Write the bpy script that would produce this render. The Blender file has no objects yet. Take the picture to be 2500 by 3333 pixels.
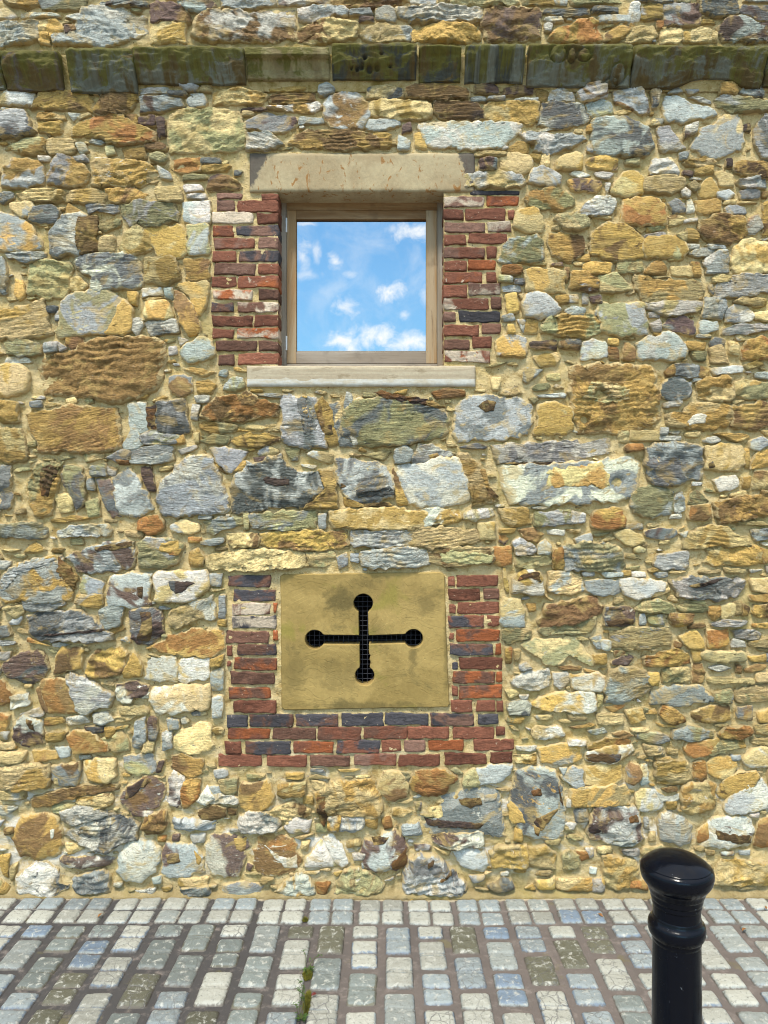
import bpy, bmesh, math, random
import numpy as np
from mathutils import Vector, Matrix
R = math.radians
random.seed(7)
rng = np.random.default_rng(11)
scene = bpy.context.scene

# ------------------------------------------------------------------ camera
F = 2418.0            # focal length, pixels of the 2500 x 3333 photograph
D = 3.85              # camera to wall face
HC = 1.985            # camera height
cam_d = bpy.data.cameras.new('camera')
cam = bpy.data.objects.new('camera', cam_d)
scene.collection.objects.link(cam)
cam.location = (0, -D, HC)
cam.rotation_euler = (R(90), 0, 0)
cam_d.sensor_fit = 'VERTICAL'
cam_d.sensor_height = 36.0
cam_d.lens = 36.0 * F / 3333.0
cam_d.clip_start = 0.05
cam_d.clip_end = 2000
scene.camera = cam
scene.cycles.pixel_filter_type = 'BLACKMAN_HARRIS'
scene.cycles.filter_width = 1.05

# ------------------------------------------------------------------ light
SUN_EL, SUN_AZ = R(62), R(200)      # azimuth: clockwise from +y
def nt_new(idb):
    idb.use_nodes = True
    t = idb.node_tree
    t.nodes.clear()
    return t
class G:
    """tiny node helper"""
    def __init__(s, t): s.t = t; s.L = t.links
    def n(s, typ, **kw):
        nd = s.t.nodes.new(typ)
        for k, v in kw.items():
            if hasattr(nd, k): setattr(nd, k, v)
            else: s.set(nd, k, v)
        return nd
    def set(s, nd, k, v):
        inp = nd.inputs[k.replace('_', ' ')] if isinstance(k, str) else nd.inputs[k]
        if hasattr(v, 'is_output') or isinstance(v, bpy.types.NodeSocket): s.L.new(v, inp)
        else: inp.default_value = v
    def m(s, op, a, b=None, c=None, clamp=False):
        nd = s.t.nodes.new('ShaderNodeMath'); nd.operation = op; nd.use_clamp = clamp
        for i, v in enumerate((a, b, c)):
            if v is not None: s.set(nd, i, v)
        return nd.outputs[0]
    def mix(s, f, a, b, bt='MIX'):
        nd = s.t.nodes.new('ShaderNodeMix'); nd.data_type = 'RGBA'; nd.blend_type = bt
        nd.clamp_factor = True
        for i, v in ((0, f), (6, a), (7, b)):
            if isinstance(v, bpy.types.NodeSocket): s.L.new(v, nd.inputs[i])
            elif i == 0: nd.inputs[0].default_value = v
            else: nd.inputs[i].default_value = (v[0], v[1], v[2], 1)
        return nd.outputs[2]
    def noise(s, vec, sc, det=4, ro=.55, dist=0.0):
        nd = s.t.nodes.new('ShaderNodeTexNoise')
        s.L.new(vec, nd.inputs['Vector'])
        nd.inputs['Scale'].default_value = sc; nd.inputs['Detail'].default_value = det
        nd.inputs['Roughness'].default_value = ro; nd.inputs['Distortion'].default_value = dist
        return nd.outputs['Fac']
    def ramp(s, f, lo, hi, a=0.0, b=1.0):
        nd = s.t.nodes.new('ShaderNodeMapRange'); nd.clamp = True
        nd.interpolation_type = 'SMOOTHSTEP'
        s.set(nd, 0, f)
        for i, v in ((1, lo), (2, hi), (3, a), (4, b)): s.set(nd, i, v)
        return nd.outputs[0]
    def scale(s, vec, xyz, loc=(0, 0, 0)):
        nd = s.t.nodes.new('ShaderNodeMapping')
        s.L.new(vec, nd.inputs[0]); nd.inputs['Scale'].default_value = xyz; nd.inputs['Location'].default_value = loc
        return nd.outputs[0]
    def bump(s, h, st, dist, nrm=None):
        nd = s.t.nodes.new('ShaderNodeBump')
        s.L.new(h, nd.inputs['Height']); nd.inputs['Strength'].default_value = st; nd.inputs['Distance'].default_value = dist
        if nrm is not None: s.L.new(nrm, nd.inputs['Normal'])
        return nd.outputs[0]
    def attr(s, name):
        nd = s.t.nodes.new('ShaderNodeAttribute'); nd.attribute_name = name
        return nd.outputs['Color'], nd.outputs['Fac']

world = bpy.data.worlds.new('World')
scene.world = world
g = G(nt_new(world))
sky = g.n('ShaderNodeTexSky', sky_type='NISHITA', sun_disc=False, sun_elevation=SUN_EL, sun_rotation=SUN_AZ)
sky.altitude = 50; sky.air_density = 1.25; sky.dust_density = 0.35; sky.ozone_density = 2.0
tc = g.n('ShaderNodeTexCoord')
vec = tc.outputs['Generated']
sep = g.n('ShaderNodeSeparateXYZ', Vector=vec)
X_, Y_, Z_ = sep.outputs
# general broken cloud over the whole dome: noise on the direction, flattened towards the horizon
hz = g.m('ADD', g.m('ABSOLUTE', Z_), .18)
cv = g.n('ShaderNodeCombineXYZ', X=g.m('DIVIDE', X_, hz), Y=g.m('DIVIDE', Y_, hz), Z=g.m('MULTIPLY', Z_, 2.0))
n1 = g.noise(cv.outputs[0], 1.15, 7, .6, .3)
cl = g.m('ADD', .60, g.ramp(n1, .40, .66, 0, .38))
front = g.m('GREATER_THAN', Y_, -.2)     # the part over the roof side carries the same broken cloud
# single small clouds standing in the sky behind the photographer (seen mirrored in the window)
iy = g.m('DIVIDE', 1.0, g.m('MAXIMUM', g.m('MULTIPLY', Y_, -1.0), .05))
u = g.m('MULTIPLY', X_, iy); v = g.m('MULTIPLY', Z_, iy)
uvw = g.n('ShaderNodeCombineXYZ', X=u, Y=v, Z=0.0)
wob = g.noise(uvw.outputs[0], 38, 6, .65, .4)
wob2 = g.noise(g.scale(uvw.outputs[0], (1, .9, 1), (3, 1, 0)), 16, 4, .6, .5)
small = None
def ppx(cx, cy): return ((660 + .6631 * cx) - 1250) / F, (1666.5 - (460 + .6631 * cy)) / F
for cx, cy, rx, ry, amp in ((492, 560, 38, 85, .75), (560, 540, 22, 55, .5), (648, 590, 42, 52, .95), (720, 655, 40, 22, .4), (915, 742, 74, 50, 1.0),
                            (700, 808, 62, 50, .8), (992, 856, 30, 26, .6), (1030, 438, 100, 52, 1.0), (930, 430, 60, 30, .45), (700, 985, 110, 60, .95),
                            (860, 965, 130, 62, 1.0), (1010, 985, 120, 55, .95), (520, 655, 60, 30, .45), (1090, 760, 30, 70, .4), (500, 405, 60, 14, .6)):
    a, b = ppx(cx, cy); ra = rx * .6631 / F; rb = ry * .6631 / F
    dx = g.m('DIVIDE', g.m('SUBTRACT', u, a), ra); dy = g.m('DIVIDE', g.m('SUBTRACT', v, b), rb)
    q = g.m('SUBTRACT', 1.0, g.m('SQRT', g.m('ADD', g.m('MULTIPLY', dx, dx), g.m('MULTIPLY', dy, dy))))
    q = g.m('ADD', q, g.m('MULTIPLY', g.m('SUBTRACT', wob, .5), 3.2))
    q = g.m('MULTIPLY', g.ramp(q, -.35, 1.25), amp)
    small = q if small is None else g.m('MAXIMUM', small, q)
haze = g.m('MULTIPLY', g.ramp(wob2, .42, .8), .28)
small = g.m('MAXIMUM', small, haze)
inwin = g.m('MULTIPLY', g.m('MULTIPLY', g.m('LESS_THAN', g.m('ABSOLUTE', g.m('ADD', u, .03)), .32), g.m('LESS_THAN', Y_, -.2)), g.m('MULTIPLY', g.ramp(v, .10, .16), g.ramp(v, .62, .48)))
blend = g.m('MULTIPLY', g.m('MULTIPLY', g.ramp(g.m('ABSOLUTE', g.m('ADD', u, .03)), .42, .22), g.ramp(v, .08, .17)), g.m('MULTIPLY', g.ramp(v, .60, .46), g.m('LESS_THAN', Y_, -.2)))
cover = g.m('ADD', g.m('MULTIPLY', cl, g.m('SUBTRACT', 1.0, blend)), g.m('MULTIPLY', small, blend))
skyc = g.mix(1.0, sky.outputs[0], (0.64, 1.0, 1.12), 'MULTIPLY')
lum = g.m('ADD', g.m('MULTIPLY', g.ramp(Z_, 0, 1, .22, 1.9), g.m('SUBTRACT', 1.0, blend)), g.m('MULTIPLY', blend, 4.0))
cls = g.n('ShaderNodeVectorMath', operation='SCALE'); cls.inputs[0].default_value = (2.6, 2.6 * .97, 2.6 * .91); g.L.new(lum, cls.inputs['Scale'])
col = g.mix(cover, skyc, cls.outputs[0])
bg = g.n('ShaderNodeBackground', Color=col, Strength=0.15)
out = g.n('ShaderNodeOutputWorld')
g.L.new(bg.outputs[0], out.inputs[0])

sun_d = bpy.data.lights.new('sun', 'SUN')
sun_d.energy = 1.5
sun_d.angle = R(11)
sun_d.color = (1.0, .94, .83)
sun = bpy.data.objects.new('sun', sun_d)
scene.collection.objects.link(sun)
sd = Vector((math.sin(SUN_AZ) * math.cos(SUN_EL), math.cos(SUN_AZ) * math.cos(SUN_EL), math.sin(SUN_EL)))
sun.rotation_euler = sd.to_track_quat('Z', 'Y').to_euler()
sun.location = (0, -6, 8)
scene.view_settings.view_transform = 'Standard'
scene.view_settings.look = 'None'
scene.view_settings.gamma = 1
scene.view_settings.use_curve_mapping = False
scene.view_settings.exposure = 1.85

# ------------------------------------------------------------------ helpers
COL = scene.collection
def link(o, parent=None):
    COL.objects.link(o)
    if parent is not None: o.parent = parent
    return o
def empty(name, loc=(0, 0, 0), parent=None):
    o = bpy.data.objects.new(name, None); o.location = loc; o.empty_display_size = .1
    return link(o, parent)
def tag(o, label=None, cat=None, group=None, kind=None):
    if label: o['label'] = label
    if cat: o['category'] = cat
    if group: o['group'] = group
    if kind: o['kind'] = kind
    return o
def mesh_np(name, V, Fq, mat, parent=None, cols=None, uv=None, smooth=True, tris=None):
    """V (n,3), Fq (m,4) quads (and tris (k,3)); cols dict name->(n,3); uv (n,2) per vertex"""
    me = bpy.data.meshes.new(name)
    V = np.asarray(V, np.float32)
    Fq = np.asarray(Fq, np.int32).reshape(-1, 4)
    nt = 0 if tris is None else len(tris)
    nl = Fq.size + nt * 3
    me.vertices.add(len(V)); me.vertices.foreach_set('co', V.ravel())
    me.loops.add(nl); me.polygons.add(len(Fq) + nt)
    lv = Fq.ravel()
    st = np.arange(len(Fq)) * 4
    if nt:
        tris = np.asarray(tris, np.int32)
        lv = np.concatenate([lv, tris.ravel()]); st = np.concatenate([st, Fq.size + np.arange(nt) * 3])
    me.loops.foreach_set('vertex_index', lv.astype(np.int32))
    me.polygons.foreach_set('loop_start', st.astype(np.int32))
    me.update(calc_edges=True)
    me.validate()
    if smooth: me.polygons.foreach_set('use_smooth', np.ones(len(me.polygons), bool))
    if uv is not None:
        l = me.uv_layers.new(name='UVMap')
        li = np.empty(len(me.loops), np.int32); me.loops.foreach_get('vertex_index', li)
        l.data.foreach_set('uv', np.asarray(uv, np.float32)[li].ravel())
    if cols:
        for k, c in cols.items():
            a = me.attributes.new(k, 'FLOAT_COLOR', 'POINT')
            c4 = np.ones((len(V), 4), np.float32); c4[:, :3] = c
            a.data.foreach_set('color', c4.ravel())
    me.materials.append(mat)
    o = bpy.data.objects.new(name, me)
    return link(o, parent)

_P = np.random.default_rng(3).permutation(512).astype(np.int64); _P = np.concatenate([_P, _P])
_GR = np.random.default_rng(4).normal(size=(512, 3)); _GR /= np.linalg.norm(_GR, axis=1)[:, None]
def perlin(x, y, z):
    xi = np.floor(x).astype(np.int64); yi = np.floor(y).astype(np.int64); zi = np.floor(z).astype(np.int64)
    xf, yf, zf = x - xi, y - yi, z - zi
    f = lambda t: t * t * t * (t * (t * 6 - 15) + 10)
    u, v, w = f(xf), f(yf), f(zf)
    r = 0
    for dx in (0, 1):
        wx = u if dx else 1 - u
        for dy in (0, 1):
            wy = v if dy else 1 - v
            for dz in (0, 1):
                h = _P[(_P[(_P[(xi + dx) & 511] + yi + dy) & 511] + zi + dz) & 511]
                gr = _GR[h]
                r = r + wx * wy * (w if dz else 1 - w) * (gr[..., 0] * (xf - dx) + gr[..., 1] * (yf - dy) + gr[..., 2] * (zf - dz))
    return r
def fbm(x, y, z, o=3, gain=.5):
    a, s, t = 1.0, 0.0, 0.0
    for i in range(o):
        s = s + a * perlin(x * 2 ** i, y * 2 ** i, z + 7.3 * i); a *= gain
    return s
def ridged(x, y, z, o=3):
    a, s = 1.0, 0.0
    for i in range(o):
        s = s + a * (1 - 2.2 * np.abs(perlin(x * 2 ** i, y * 2 ** i, z + 5.1 * i))); a *= .5
    return s / 1.75

def w2(px, py, p=0.0):
    """photo pixel -> X, Z on the wall plane pushed out by p metres"""
    k = (D - p) / F
    return (px - 1250) * k, HC - (py - 1666.5) * k

# ------------------------------------------------------------------ materials
def principled(g, col, rough=.85, nrm=None, spec=.25, **kw):
    b = g.n('ShaderNodeBsdfPrincipled')
    g.set(b, 'Base Color', col if isinstance(col, bpy.types.NodeSocket) else (*col, 1))
    g.set(b, 'Roughness', rough); g.set(b, 'Specular IOR Level', spec)
    if nrm is not None: g.set(b, 'Normal', nrm)
    for k, v in kw.items(): g.set(b, k, v)
    o = g.n('ShaderNodeOutputMaterial'); g.L.new(b.outputs[0], o.inputs[0])
    return b
def newmat(name):
    m = bpy.data.materials.new(name)
    return m, G(nt_new(m))

def stone_material():
    m, g = newmat('rubble_stone')
    uv = g.n('ShaderNodeUVMap', uv_map='UVMap').outputs[0]
    ca, _ = g.attr('ca'); cb, _ = g.attr('cb'); cc, _ = g.attr('cc'); ck, _ = g.attr('ck')
    k = g.n('ShaderNodeSeparateColor', Color=ck)
    strat, rough, _b = k.outputs       # r: strata strength, g: roughness of relief, b: crust
    uvs = g.scale(uv, (1, 4.5, 1))
    big = g.noise(uv, 5.5, 3, .55, .8)
    mb = g.ramp(big, .47, .56)
    c = g.mix(mb, ca, cb)
    st = g.noise(g.scale(uv, (1, 2.2, 1), (9, 4, 0)), 13, 5, .62, .9)
    c = g.mix(g.ramp(st, .60, .67, 0, .85), c, cc)
    band = g.noise(g.scale(uv, (1, 11, 1), (2, 7, 0)), 7, 4, .6, .35)     # bedding bands
    fine = g.noise(g.scale(uv, (1, 1.4, 1), (5, 1, 0)), 55, 6, .72, .3)
    grit = g.noise(uv, 210, 3, .6)
    val = g.m('ADD', g.m('MULTIPLY', g.m('SUBTRACT', band, .5), g.m('MULTIPLY', g.m('ADD', strat, .08), 1.5)), g.m('MULTIPLY', g.m('SUBTRACT', fine, .5), 1.7))
    val = g.m('ADD', val, g.m('MULTIPLY', g.m('SUBTRACT', grit, .5), .5))
    val = g.m('MAXIMUM', g.m('ADD', val, 1.0), .35)
    hv = g.n('ShaderNodeVectorMath', operation='SCALE'); g.L.new(c, hv.inputs[0]); g.L.new(val, hv.inputs['Scale'])
    c = hv.outputs[0]
    # rusty veins along the bedding, thin joints
    vein = g.noise(g.scale(uv, (1, 3, 1), (1, 3, 0)), 9, 3, .5, 1.6)
    vm = g.m('MULTIPLY', g.ramp(g.m('ABSOLUTE', g.m('SUBTRACT', vein, .5)), .012, .0), .6)
    c = g.mix(vm, c, (.13, .062, .018))
    # lime crust and salts
    cr = g.noise(g.scale(uv, (1, 1.2, 1), (4, 8, 0)), 30, 6, .7, .4)
    crm = g.m('MULTIPLY', g.ramp(cr, .60, .70), _b)
    c = g.mix(crm, c, (.72, .69, .63))
    lich = g.noise(g.scale(uv, (1, 1, 1), (14, 2, 0)), 21, 5, .7, .3)
    c = g.mix(g.ramp(lich, .64, .72, 0, .45), c, (.20, .17, .045))
    pat = g.noise(g.scale(uv, (1, 1, 1), (3, 12, 0)), 75, 4, .7)
    c = g.mix(g.ramp(pat, .62, .75, 0, .5), c, (.045, .035, .02))
    och = g.noise(g.scale(uv, (1, 1.3, 1), (6, 15, 0)), 8, 5, .64, .8)
    c = g.mix(g.ramp(och, .51, .64, 0, .58), c, (.39, .268, .090))
    et, _e = g.attr('ct')
    et = g.n('ShaderNodeSeparateColor', Color=et).outputs[0]
    sm = g.noise(g.scale(uv, (1, 1, 1), (16, 5, 0)), 26, 5, .68, .5)
    smm = g.ramp(g.m('ADD', et, g.m('MULTIPLY', g.m('SUBTRACT', sm, .5), .55)), .90, .99)
    c = g.mix(g.m('MULTIPLY', smm, .92), c, (.46, .345, .165))
    # relief
    b1a = g.noise(uvs, 24, 7, .66, .5); b1b = g.noise(g.scale(uv, (1, 1.25, 1)), 30, 7, .68, .6)
    b1 = g.m('ADD', g.m('MULTIPLY', b1a, strat), g.m('MULTIPLY', b1b, g.m('SUBTRACT', 1.0, strat)))
    b2 = g.noise(g.scale(uv, (1, 9, 1)), 22, 5, .62, .25)
    vo = g.n('ShaderNodeTexVoronoi', feature='DISTANCE_TO_EDGE'); g.L.new(g.scale(uv, (1, 2.1, 1)), vo.inputs['Vector']); vo.inputs['Scale'].default_value = 24
    crack = g.ramp(vo.outputs['Distance'], 0.0, .05)
    h = g.m('ADD', g.m('MULTIPLY', b1, g.m('ADD', .45, rough)), g.m('MULTIPLY', b2, g.m('MULTIPLY', strat, 1.05)))
    h = g.m('ADD', h, g.m('MULTIPLY', crack, g.m('MULTIPLY', rough, .10)))
    wv_ = g.n('ShaderNodeSeparateXYZ', Vector=uv).outputs[1]
    lay = g.m('ADD', g.m('MULTIPLY', wv_, 85.0), g.m('MULTIPLY', g.noise(g.scale(uv, (1, 1.5, 1), (2, 2, 0)), 9, 4, .6), 9.0))
    fr_ = g.m('FRACT', lay)
    sw = g.m('MULTIPLY', g.ramp(fr_, 0, .16), g.m('SUBTRACT', 1.0, g.m('MULTIPLY', fr_, .8)))
    lm = g.ramp(g.noise(g.scale(uv, (1, 4, 1), (12, 3, 0)), 10, 3, .6), .42, .62)
    h = g.m('ADD', h, g.m('MULTIPLY', g.m('MULTIPLY', sw, lm), g.m('ADD', .06, g.m('MULTIPLY', rough, .22))))
    nrm = g.bump(h, 1.0, .020)
    nrm = g.bump(grit, .35, .004, nrm)
    principled(g, c, .78, nrm, .28)
    return m

def mortar_material():
    m, g = newmat('lime_mortar')
    tc = g.n('ShaderNodeTexCoord').outputs['Object']
    a = g.noise(tc, 2.2, 4, .6, .5); b = g.noise(tc, 14, 6, .68, .3); f = g.noise(tc, 120, 4, .7); gr = g.noise(tc, 330, 2, .5)
    c = g.mix(g.ramp(a, .35, .66), (.50, .365, .150), (.45, .340, .165))
    c = g.mix(g.ramp(b, .36, .72), c, (.60, .465, .245))
    c = g.mix(g.ramp(b, .50, .30, 0, .8), c, (.27, .17, .055))
    c = g.mix(g.ramp(f, .60, .72, 0, .8), c, (.22, .145, .065))
    c = g.mix(g.ramp(f, .40, .28, 0, .7), c, (.75, .64, .45))
    sp = g.noise(tc, 95, 1, .5)
    c = g.mix(g.ramp(sp, .72, .76, 0, .85), c, (.05, .035, .02))
    h = g.m('ADD', g.m('MULTIPLY', b, .8), g.m('ADD', g.m('MULTIPLY', f, .45), g.m('MULTIPLY', gr, .14)))
    # damp, dirty foot
    c = g.mix(g.ramp(g.m('ADD', g.n('ShaderNodeSeparateXYZ', Vector=tc).outputs[2], g.m('MULTIPLY', g.m('SUBTRACT', b, .5), .12)), .09, .0, 0, .75), c, (.20, .155, .075))
    # salts creeping up the foot of the wall, greenish patches, darker olive mortar at the height of the course
    zz = g.n('ShaderNodeSeparateXYZ', Vector=tc).outputs[2]
    salt = g.m('MULTIPLY', g.ramp(g.noise(g.scale(tc, (1, 1, 2.2), (3, 0, 0)), 3.2, 6, .66, .6), .50, .64, 0, .8), g.m('MULTIPLY', g.ramp(zz, .05, .2), g.ramp(zz, .85, .45)))
    c = g.mix(salt, c, (.66, .63, .56))
    c = g.mix(g.ramp(g.noise(g.scale(tc, (1.4, 1, .7), (8, 0, 3)), 1.9, 5, .64, .8), .52, .68, 0, .55), c, (.34, .265, .085))
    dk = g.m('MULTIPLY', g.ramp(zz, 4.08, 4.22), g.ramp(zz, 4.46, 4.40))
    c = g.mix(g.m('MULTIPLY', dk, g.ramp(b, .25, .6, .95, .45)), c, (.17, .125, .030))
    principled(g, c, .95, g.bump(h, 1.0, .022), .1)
    return m

def brick_material():
    m, g = newmat('old_brick')
    uv = g.n('ShaderNodeUVMap', uv_map='UVMap').outputs[0]
    ca, _ = g.attr('ca'); cb, _ = g.attr('cb'); cc, _ = g.attr('cc')
    c = g.mix(g.ramp(g.noise(uv, 9, 4, .6, .5), .44, .58), ca, cb)
    c = g.mix(g.ramp(g.noise(g.scale(uv, (1, 1.3, 1), (7, 1, 0)), 20, 5, .66, .5), .60, .66, 0, .9), c, cc)
    f = g.noise(uv, 70, 6, .7, .3)
    sc = g.n('ShaderNodeVectorMath', operation='SCALE'); g.L.new(c, sc.inputs[0]); g.L.new(g.m('ADD', .35, g.m('MULTIPLY', f, 1.3)), sc.inputs['Scale'])
    c = sc.outputs[0]
    c = g.mix(g.ramp(g.noise(g.scale(uv, (1, 1, 1), (1, 9, 0)), 48, 5, .7), .64, .70, 0, .8), c, (.55, .45, .32))
    c = g.mix(g.ramp(g.noise(g.scale(uv, (1, 1, 1), (5, 3, 0)), 100, 3, .7), .66, .72, 0, .8), c, (.03, .02, .018))
    h = g.m('ADD', g.noise(g.scale(uv, (1, 1.8, 1)), 30, 6, .68, .4), g.m('MULTIPLY', f, .4))
    principled(g, c, .85, g.bump(h, .85, .010), .2)
    return m

def ashlar_material(name, base, alt, stain, kind):
    m, g = newmat(name)
    tc = g.n('ShaderNodeTexCoord').outputs['Object']
    if kind == 'lintel':
        c = g.mix(g.ramp(g.noise(tc, 3.5, 4, .6, .6), .4, .62), base, alt)
        r = g.noise(g.scale(tc, (1, 1, .5)), 26, 5, .66, 1.0)
        c = g.mix(g.ramp(r, .57, .63, 0, .85), c, stain)
        pt, _ = g.attr('cb')
        k = g.n('ShaderNodeSeparateColor', Color=pt).outputs[0]
        kn = g.m('ADD', k, g.m('MULTIPLY', g.m('SUBTRACT', g.noise(tc, 22, 5, .7, .6), .5), .9))
        c = g.mix(g.m('MULTIPLY', g.ramp(kn, .45, .65), .88), c, (.062, .054, .047))
        h = g.m('ADD', g.noise(g.scale(tc, (1, 1, .7)), 14, 6, .6, .9), g.m('MULTIPLY', g.noise(tc, 120, 4, .7), .2))
        nb = g.bump(h, .45, .010)
    elif kind == 'sill':
        band = g.noise(g.scale(tc, (.6, 1, 11)), 5.5, 4, .6, .3)
        c = g.mix(g.ramp(band, .42, .6), base, alt)
        c = g.mix(g.ramp(g.noise(g.scale(tc, (1, 1, 3), (3, 0, 1)), 10, 4, .6), .58, .66, 0, .6), c, stain)
        ln = g.n('ShaderNodeTexWave', wave_type='BANDS', bands_direction='X'); g.L.new(tc, ln.inputs['Vector']); ln.inputs['Scale'].default_value = 90; ln.inputs['Distortion'].default_value = 3.5
        h = g.m('ADD', g.m('MULTIPLY', ln.outputs['Fac'], .35), g.noise(g.scale(tc, (1, 1, 5)), 30, 4, .6))
        c = g.mix(g.m('MULTIPLY', ln.outputs['Fac'], .16), c, (.22, .17, .1))
        pt, _ = g.attr('cb')
        k = g.n('ShaderNodeSeparateColor', Color=pt).outputs[0]
        pale = g.mix(g.ramp(g.noise(g.scale(tc, (1, 1, 4)), 12, 4, .6), .4, .6), (.44, .425, .37), (.40, .355, .27))
        c = g.mix(g.ramp(k, .48, .52), c, pale)
        nb = g.bump(h, .25, .004)
    else:
        c = g.mix(g.ramp(g.noise(g.scale(tc, (1, 1, 1.4)), 2.6, 5, .62, .8), .38, .6), base, alt)
        c = g.mix(g.ramp(g.noise(g.scale(tc, (1, 1, .8), (2, 0, 5)), 5.5, 5, .66, .5), .56, .70, 0, .75), c, stain)
        c = g.mix(g.ramp(g.noise(g.scale(tc, (1, 1, 1), (7, 0, 2)), 3.8, 4, .6, .5), .57, .68, 0, .7), c, (.20, .165, .035))
        c = g.mix(g.ramp(g.noise(tc, 90, 5, .75), .6, .75, 0, .35), c, (.12, .085, .03))
        vo = g.n('ShaderNodeTexNoise'); g.L.new(g.scale(tc, (1, 1, 1.2)), vo.inputs['Vector']); vo.inputs['Scale'].default_value = 4.2; vo.inputs['Detail'].default_value = 3.5; vo.inputs['Distortion'].default_value = 1.6
        sx = g.n('ShaderNodeSeparateXYZ', Vector=tc).outputs
        wn = g.noise(tc, 16, 5, .68, .6); bl = None
        for (bx_, by_, rx_, ry_, am2) in ((1110, 1955, 75, 60, .9), (1190, 1900, 60, 25, .5), (1385, 1965, 60, 50, .55), (960, 2190, 60, 90, .45), (1345, 2130, 22, 70, .7), (1110, 2200, 110, 70, .4), (1235, 2075, 60, 60, .4), (1180, 2295, 260, 16, .7), (1455, 2090, 14, 200, .6)):
            cx_, cz_ = w2(bx_, by_)
            ex = g.m('DIVIDE', g.m('SUBTRACT', sx[0], cx_), rx_ * D / F); ez_ = g.m('DIVIDE', g.m('SUBTRACT', sx[2], cz_), ry_ * D / F)
            qq = g.m('SUBTRACT', 1.0, g.m('SQRT', g.m('ADD', g.m('MULTIPLY', ex, ex), g.m('MULTIPLY', ez_, ez_))))
            qq = g.m('MULTIPLY', g.ramp(g.m('ADD', qq, g.m('MULTIPLY', g.m('SUBTRACT', wn, .5), 2.6)), -.1, .8), am2)
            bl = qq if bl is None else g.m('MAXIMUM', bl, qq)
        c = g.mix(bl, c, (.105, .078, .028))
        # flaked layers: terraces of the noise
        ter = g.m('SNAP', vo.outputs['Fac'], .085)
        ter2 = g.ramp(g.m('SUBTRACT', vo.outputs['Fac'], ter), 0.0, .006, 0, .085)
        h = g.m('ADD', g.m('MULTIPLY', g.m('ADD', ter, ter2), 2.2), g.m('MULTIPLY', g.noise(g.scale(tc, (1, 1, 2.5)), 40, 5, .65), .12))
        nb = g.bump(h, .4, .014)
    f = g.noise(tc, 60, 5, .7)
    sc = g.n('ShaderNodeVectorMath', operation='SCALE'); g.L.new(c, sc.inputs[0]); g.L.new(g.m('ADD', .72, g.m('MULTIPLY', f, .56)), sc.inputs['Scale'])
    principled(g, sc.outputs[0], .85, nb, .15)
    return m

def wood_material(name, base, dark, grey, vertical=True):
    m, g = newmat(name)
    tc = g.n('ShaderNodeTexCoord').outputs['Object']
    s = (60, 60, 2.2) if vertical else (2.2, 60, 60)
    s2 = (9, 9, .8) if vertical else (.8, 9, 9)
    a = g.noise(g.scale(tc, s), 2.6, 5, .65, .6); b = g.noise(g.scale(tc, s2), 1.6, 4, .6, .8)
    c = g.mix(g.ramp(b, .38, .62), base, grey)
    c = g.mix(g.ramp(a, .55, .75, 0, .8), c, dark)
    c = g.mix(g.ramp(g.noise(tc, 9, 3, .6), .55, .75, 0, .4), c, dark)
    principled(g, c, .62, g.bump(a, .35, .003), .3)
    return m

def paver_material():
    m, g = newmat('glazed_paver')
    uv = g.n('ShaderNodeUVMap', uv_map='UVMap').outputs[0]
    ca, _ = g.attr('ca'); cb, _ = g.attr('cb'); ck, _ = g.attr('ck')
    kk = g.n('ShaderNodeSeparateColor', Color=ck).outputs
    n = g.noise(uv, 16, 5, .66, .7)
    edge = g.ramp(g.m('ADD', kk[0], g.m('MULTIPLY', g.m('SUBTRACT', n, .5), 1.2)), .55, .85)   # worn centre / blue rim
    c = g.mix(edge, ca, cb)
    n2 = g.noise(g.scale(uv, (1, 1, 1), (3, 5, 0)), 34, 6, .7, .5)
    c = g.mix(g.ramp(n2, .52, .66, 0, .8), c, (.36, .355, .31))
    n3 = g.noise(g.scale(uv, (1, 1, 1), (8, 2, 0)), 52, 6, .74, .3)
    c = g.mix(g.ramp(n3, .53, .68, 0, .85), c, (.10, .10, .085))
    c = g.mix(g.ramp(g.m('ADD', kk[0], g.m('MULTIPLY', g.m('SUBTRACT', n3, .5), .7)), .72, 1.0, 0, .9), c, (.085, .072, .058))
    vo = g.n('ShaderNodeTexVoronoi', feature='DISTANCE_TO_EDGE')
    wv = g.n('ShaderNodeVectorMath', operation='ADD'); g.L.new(uv, wv.inputs[0])
    ws = g.n('ShaderNodeVectorMath', operation='SCALE')
    nc = g.n('ShaderNodeTexNoise'); g.L.new(uv, nc.inputs['Vector']); nc.inputs['Scale'].default_value = 22; nc.inputs['Detail'].default_value = 4
    g.L.new(nc.outputs['Color'], ws.inputs[0]); ws.inputs['Scale'].default_value = .03
    g.L.new(ws.outputs[0], wv.inputs[1])
    g.L.new(wv.outputs[0], vo.inputs['Vector']); vo.inputs['Scale'].default_value = 17
    crack = g.ramp(vo.outputs['Distance'], .0, .035)
    cm = g.m('MULTIPLY', g.m('SUBTRACT', 1.0, crack), kk[1])
    c = g.mix(cm, c, (.12, .115, .11))
    h = g.m('ADD', g.m('MULTIPLY', n2, .8), g.m('SUBTRACT', g.m('MULTIPLY', n, .8), g.m('MULTIPLY', cm, .35)))
    principled(g, c, g.ramp(n3, .3, .7, .42, .72), g.bump(h, .9, .009), .35)
    return m

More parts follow.
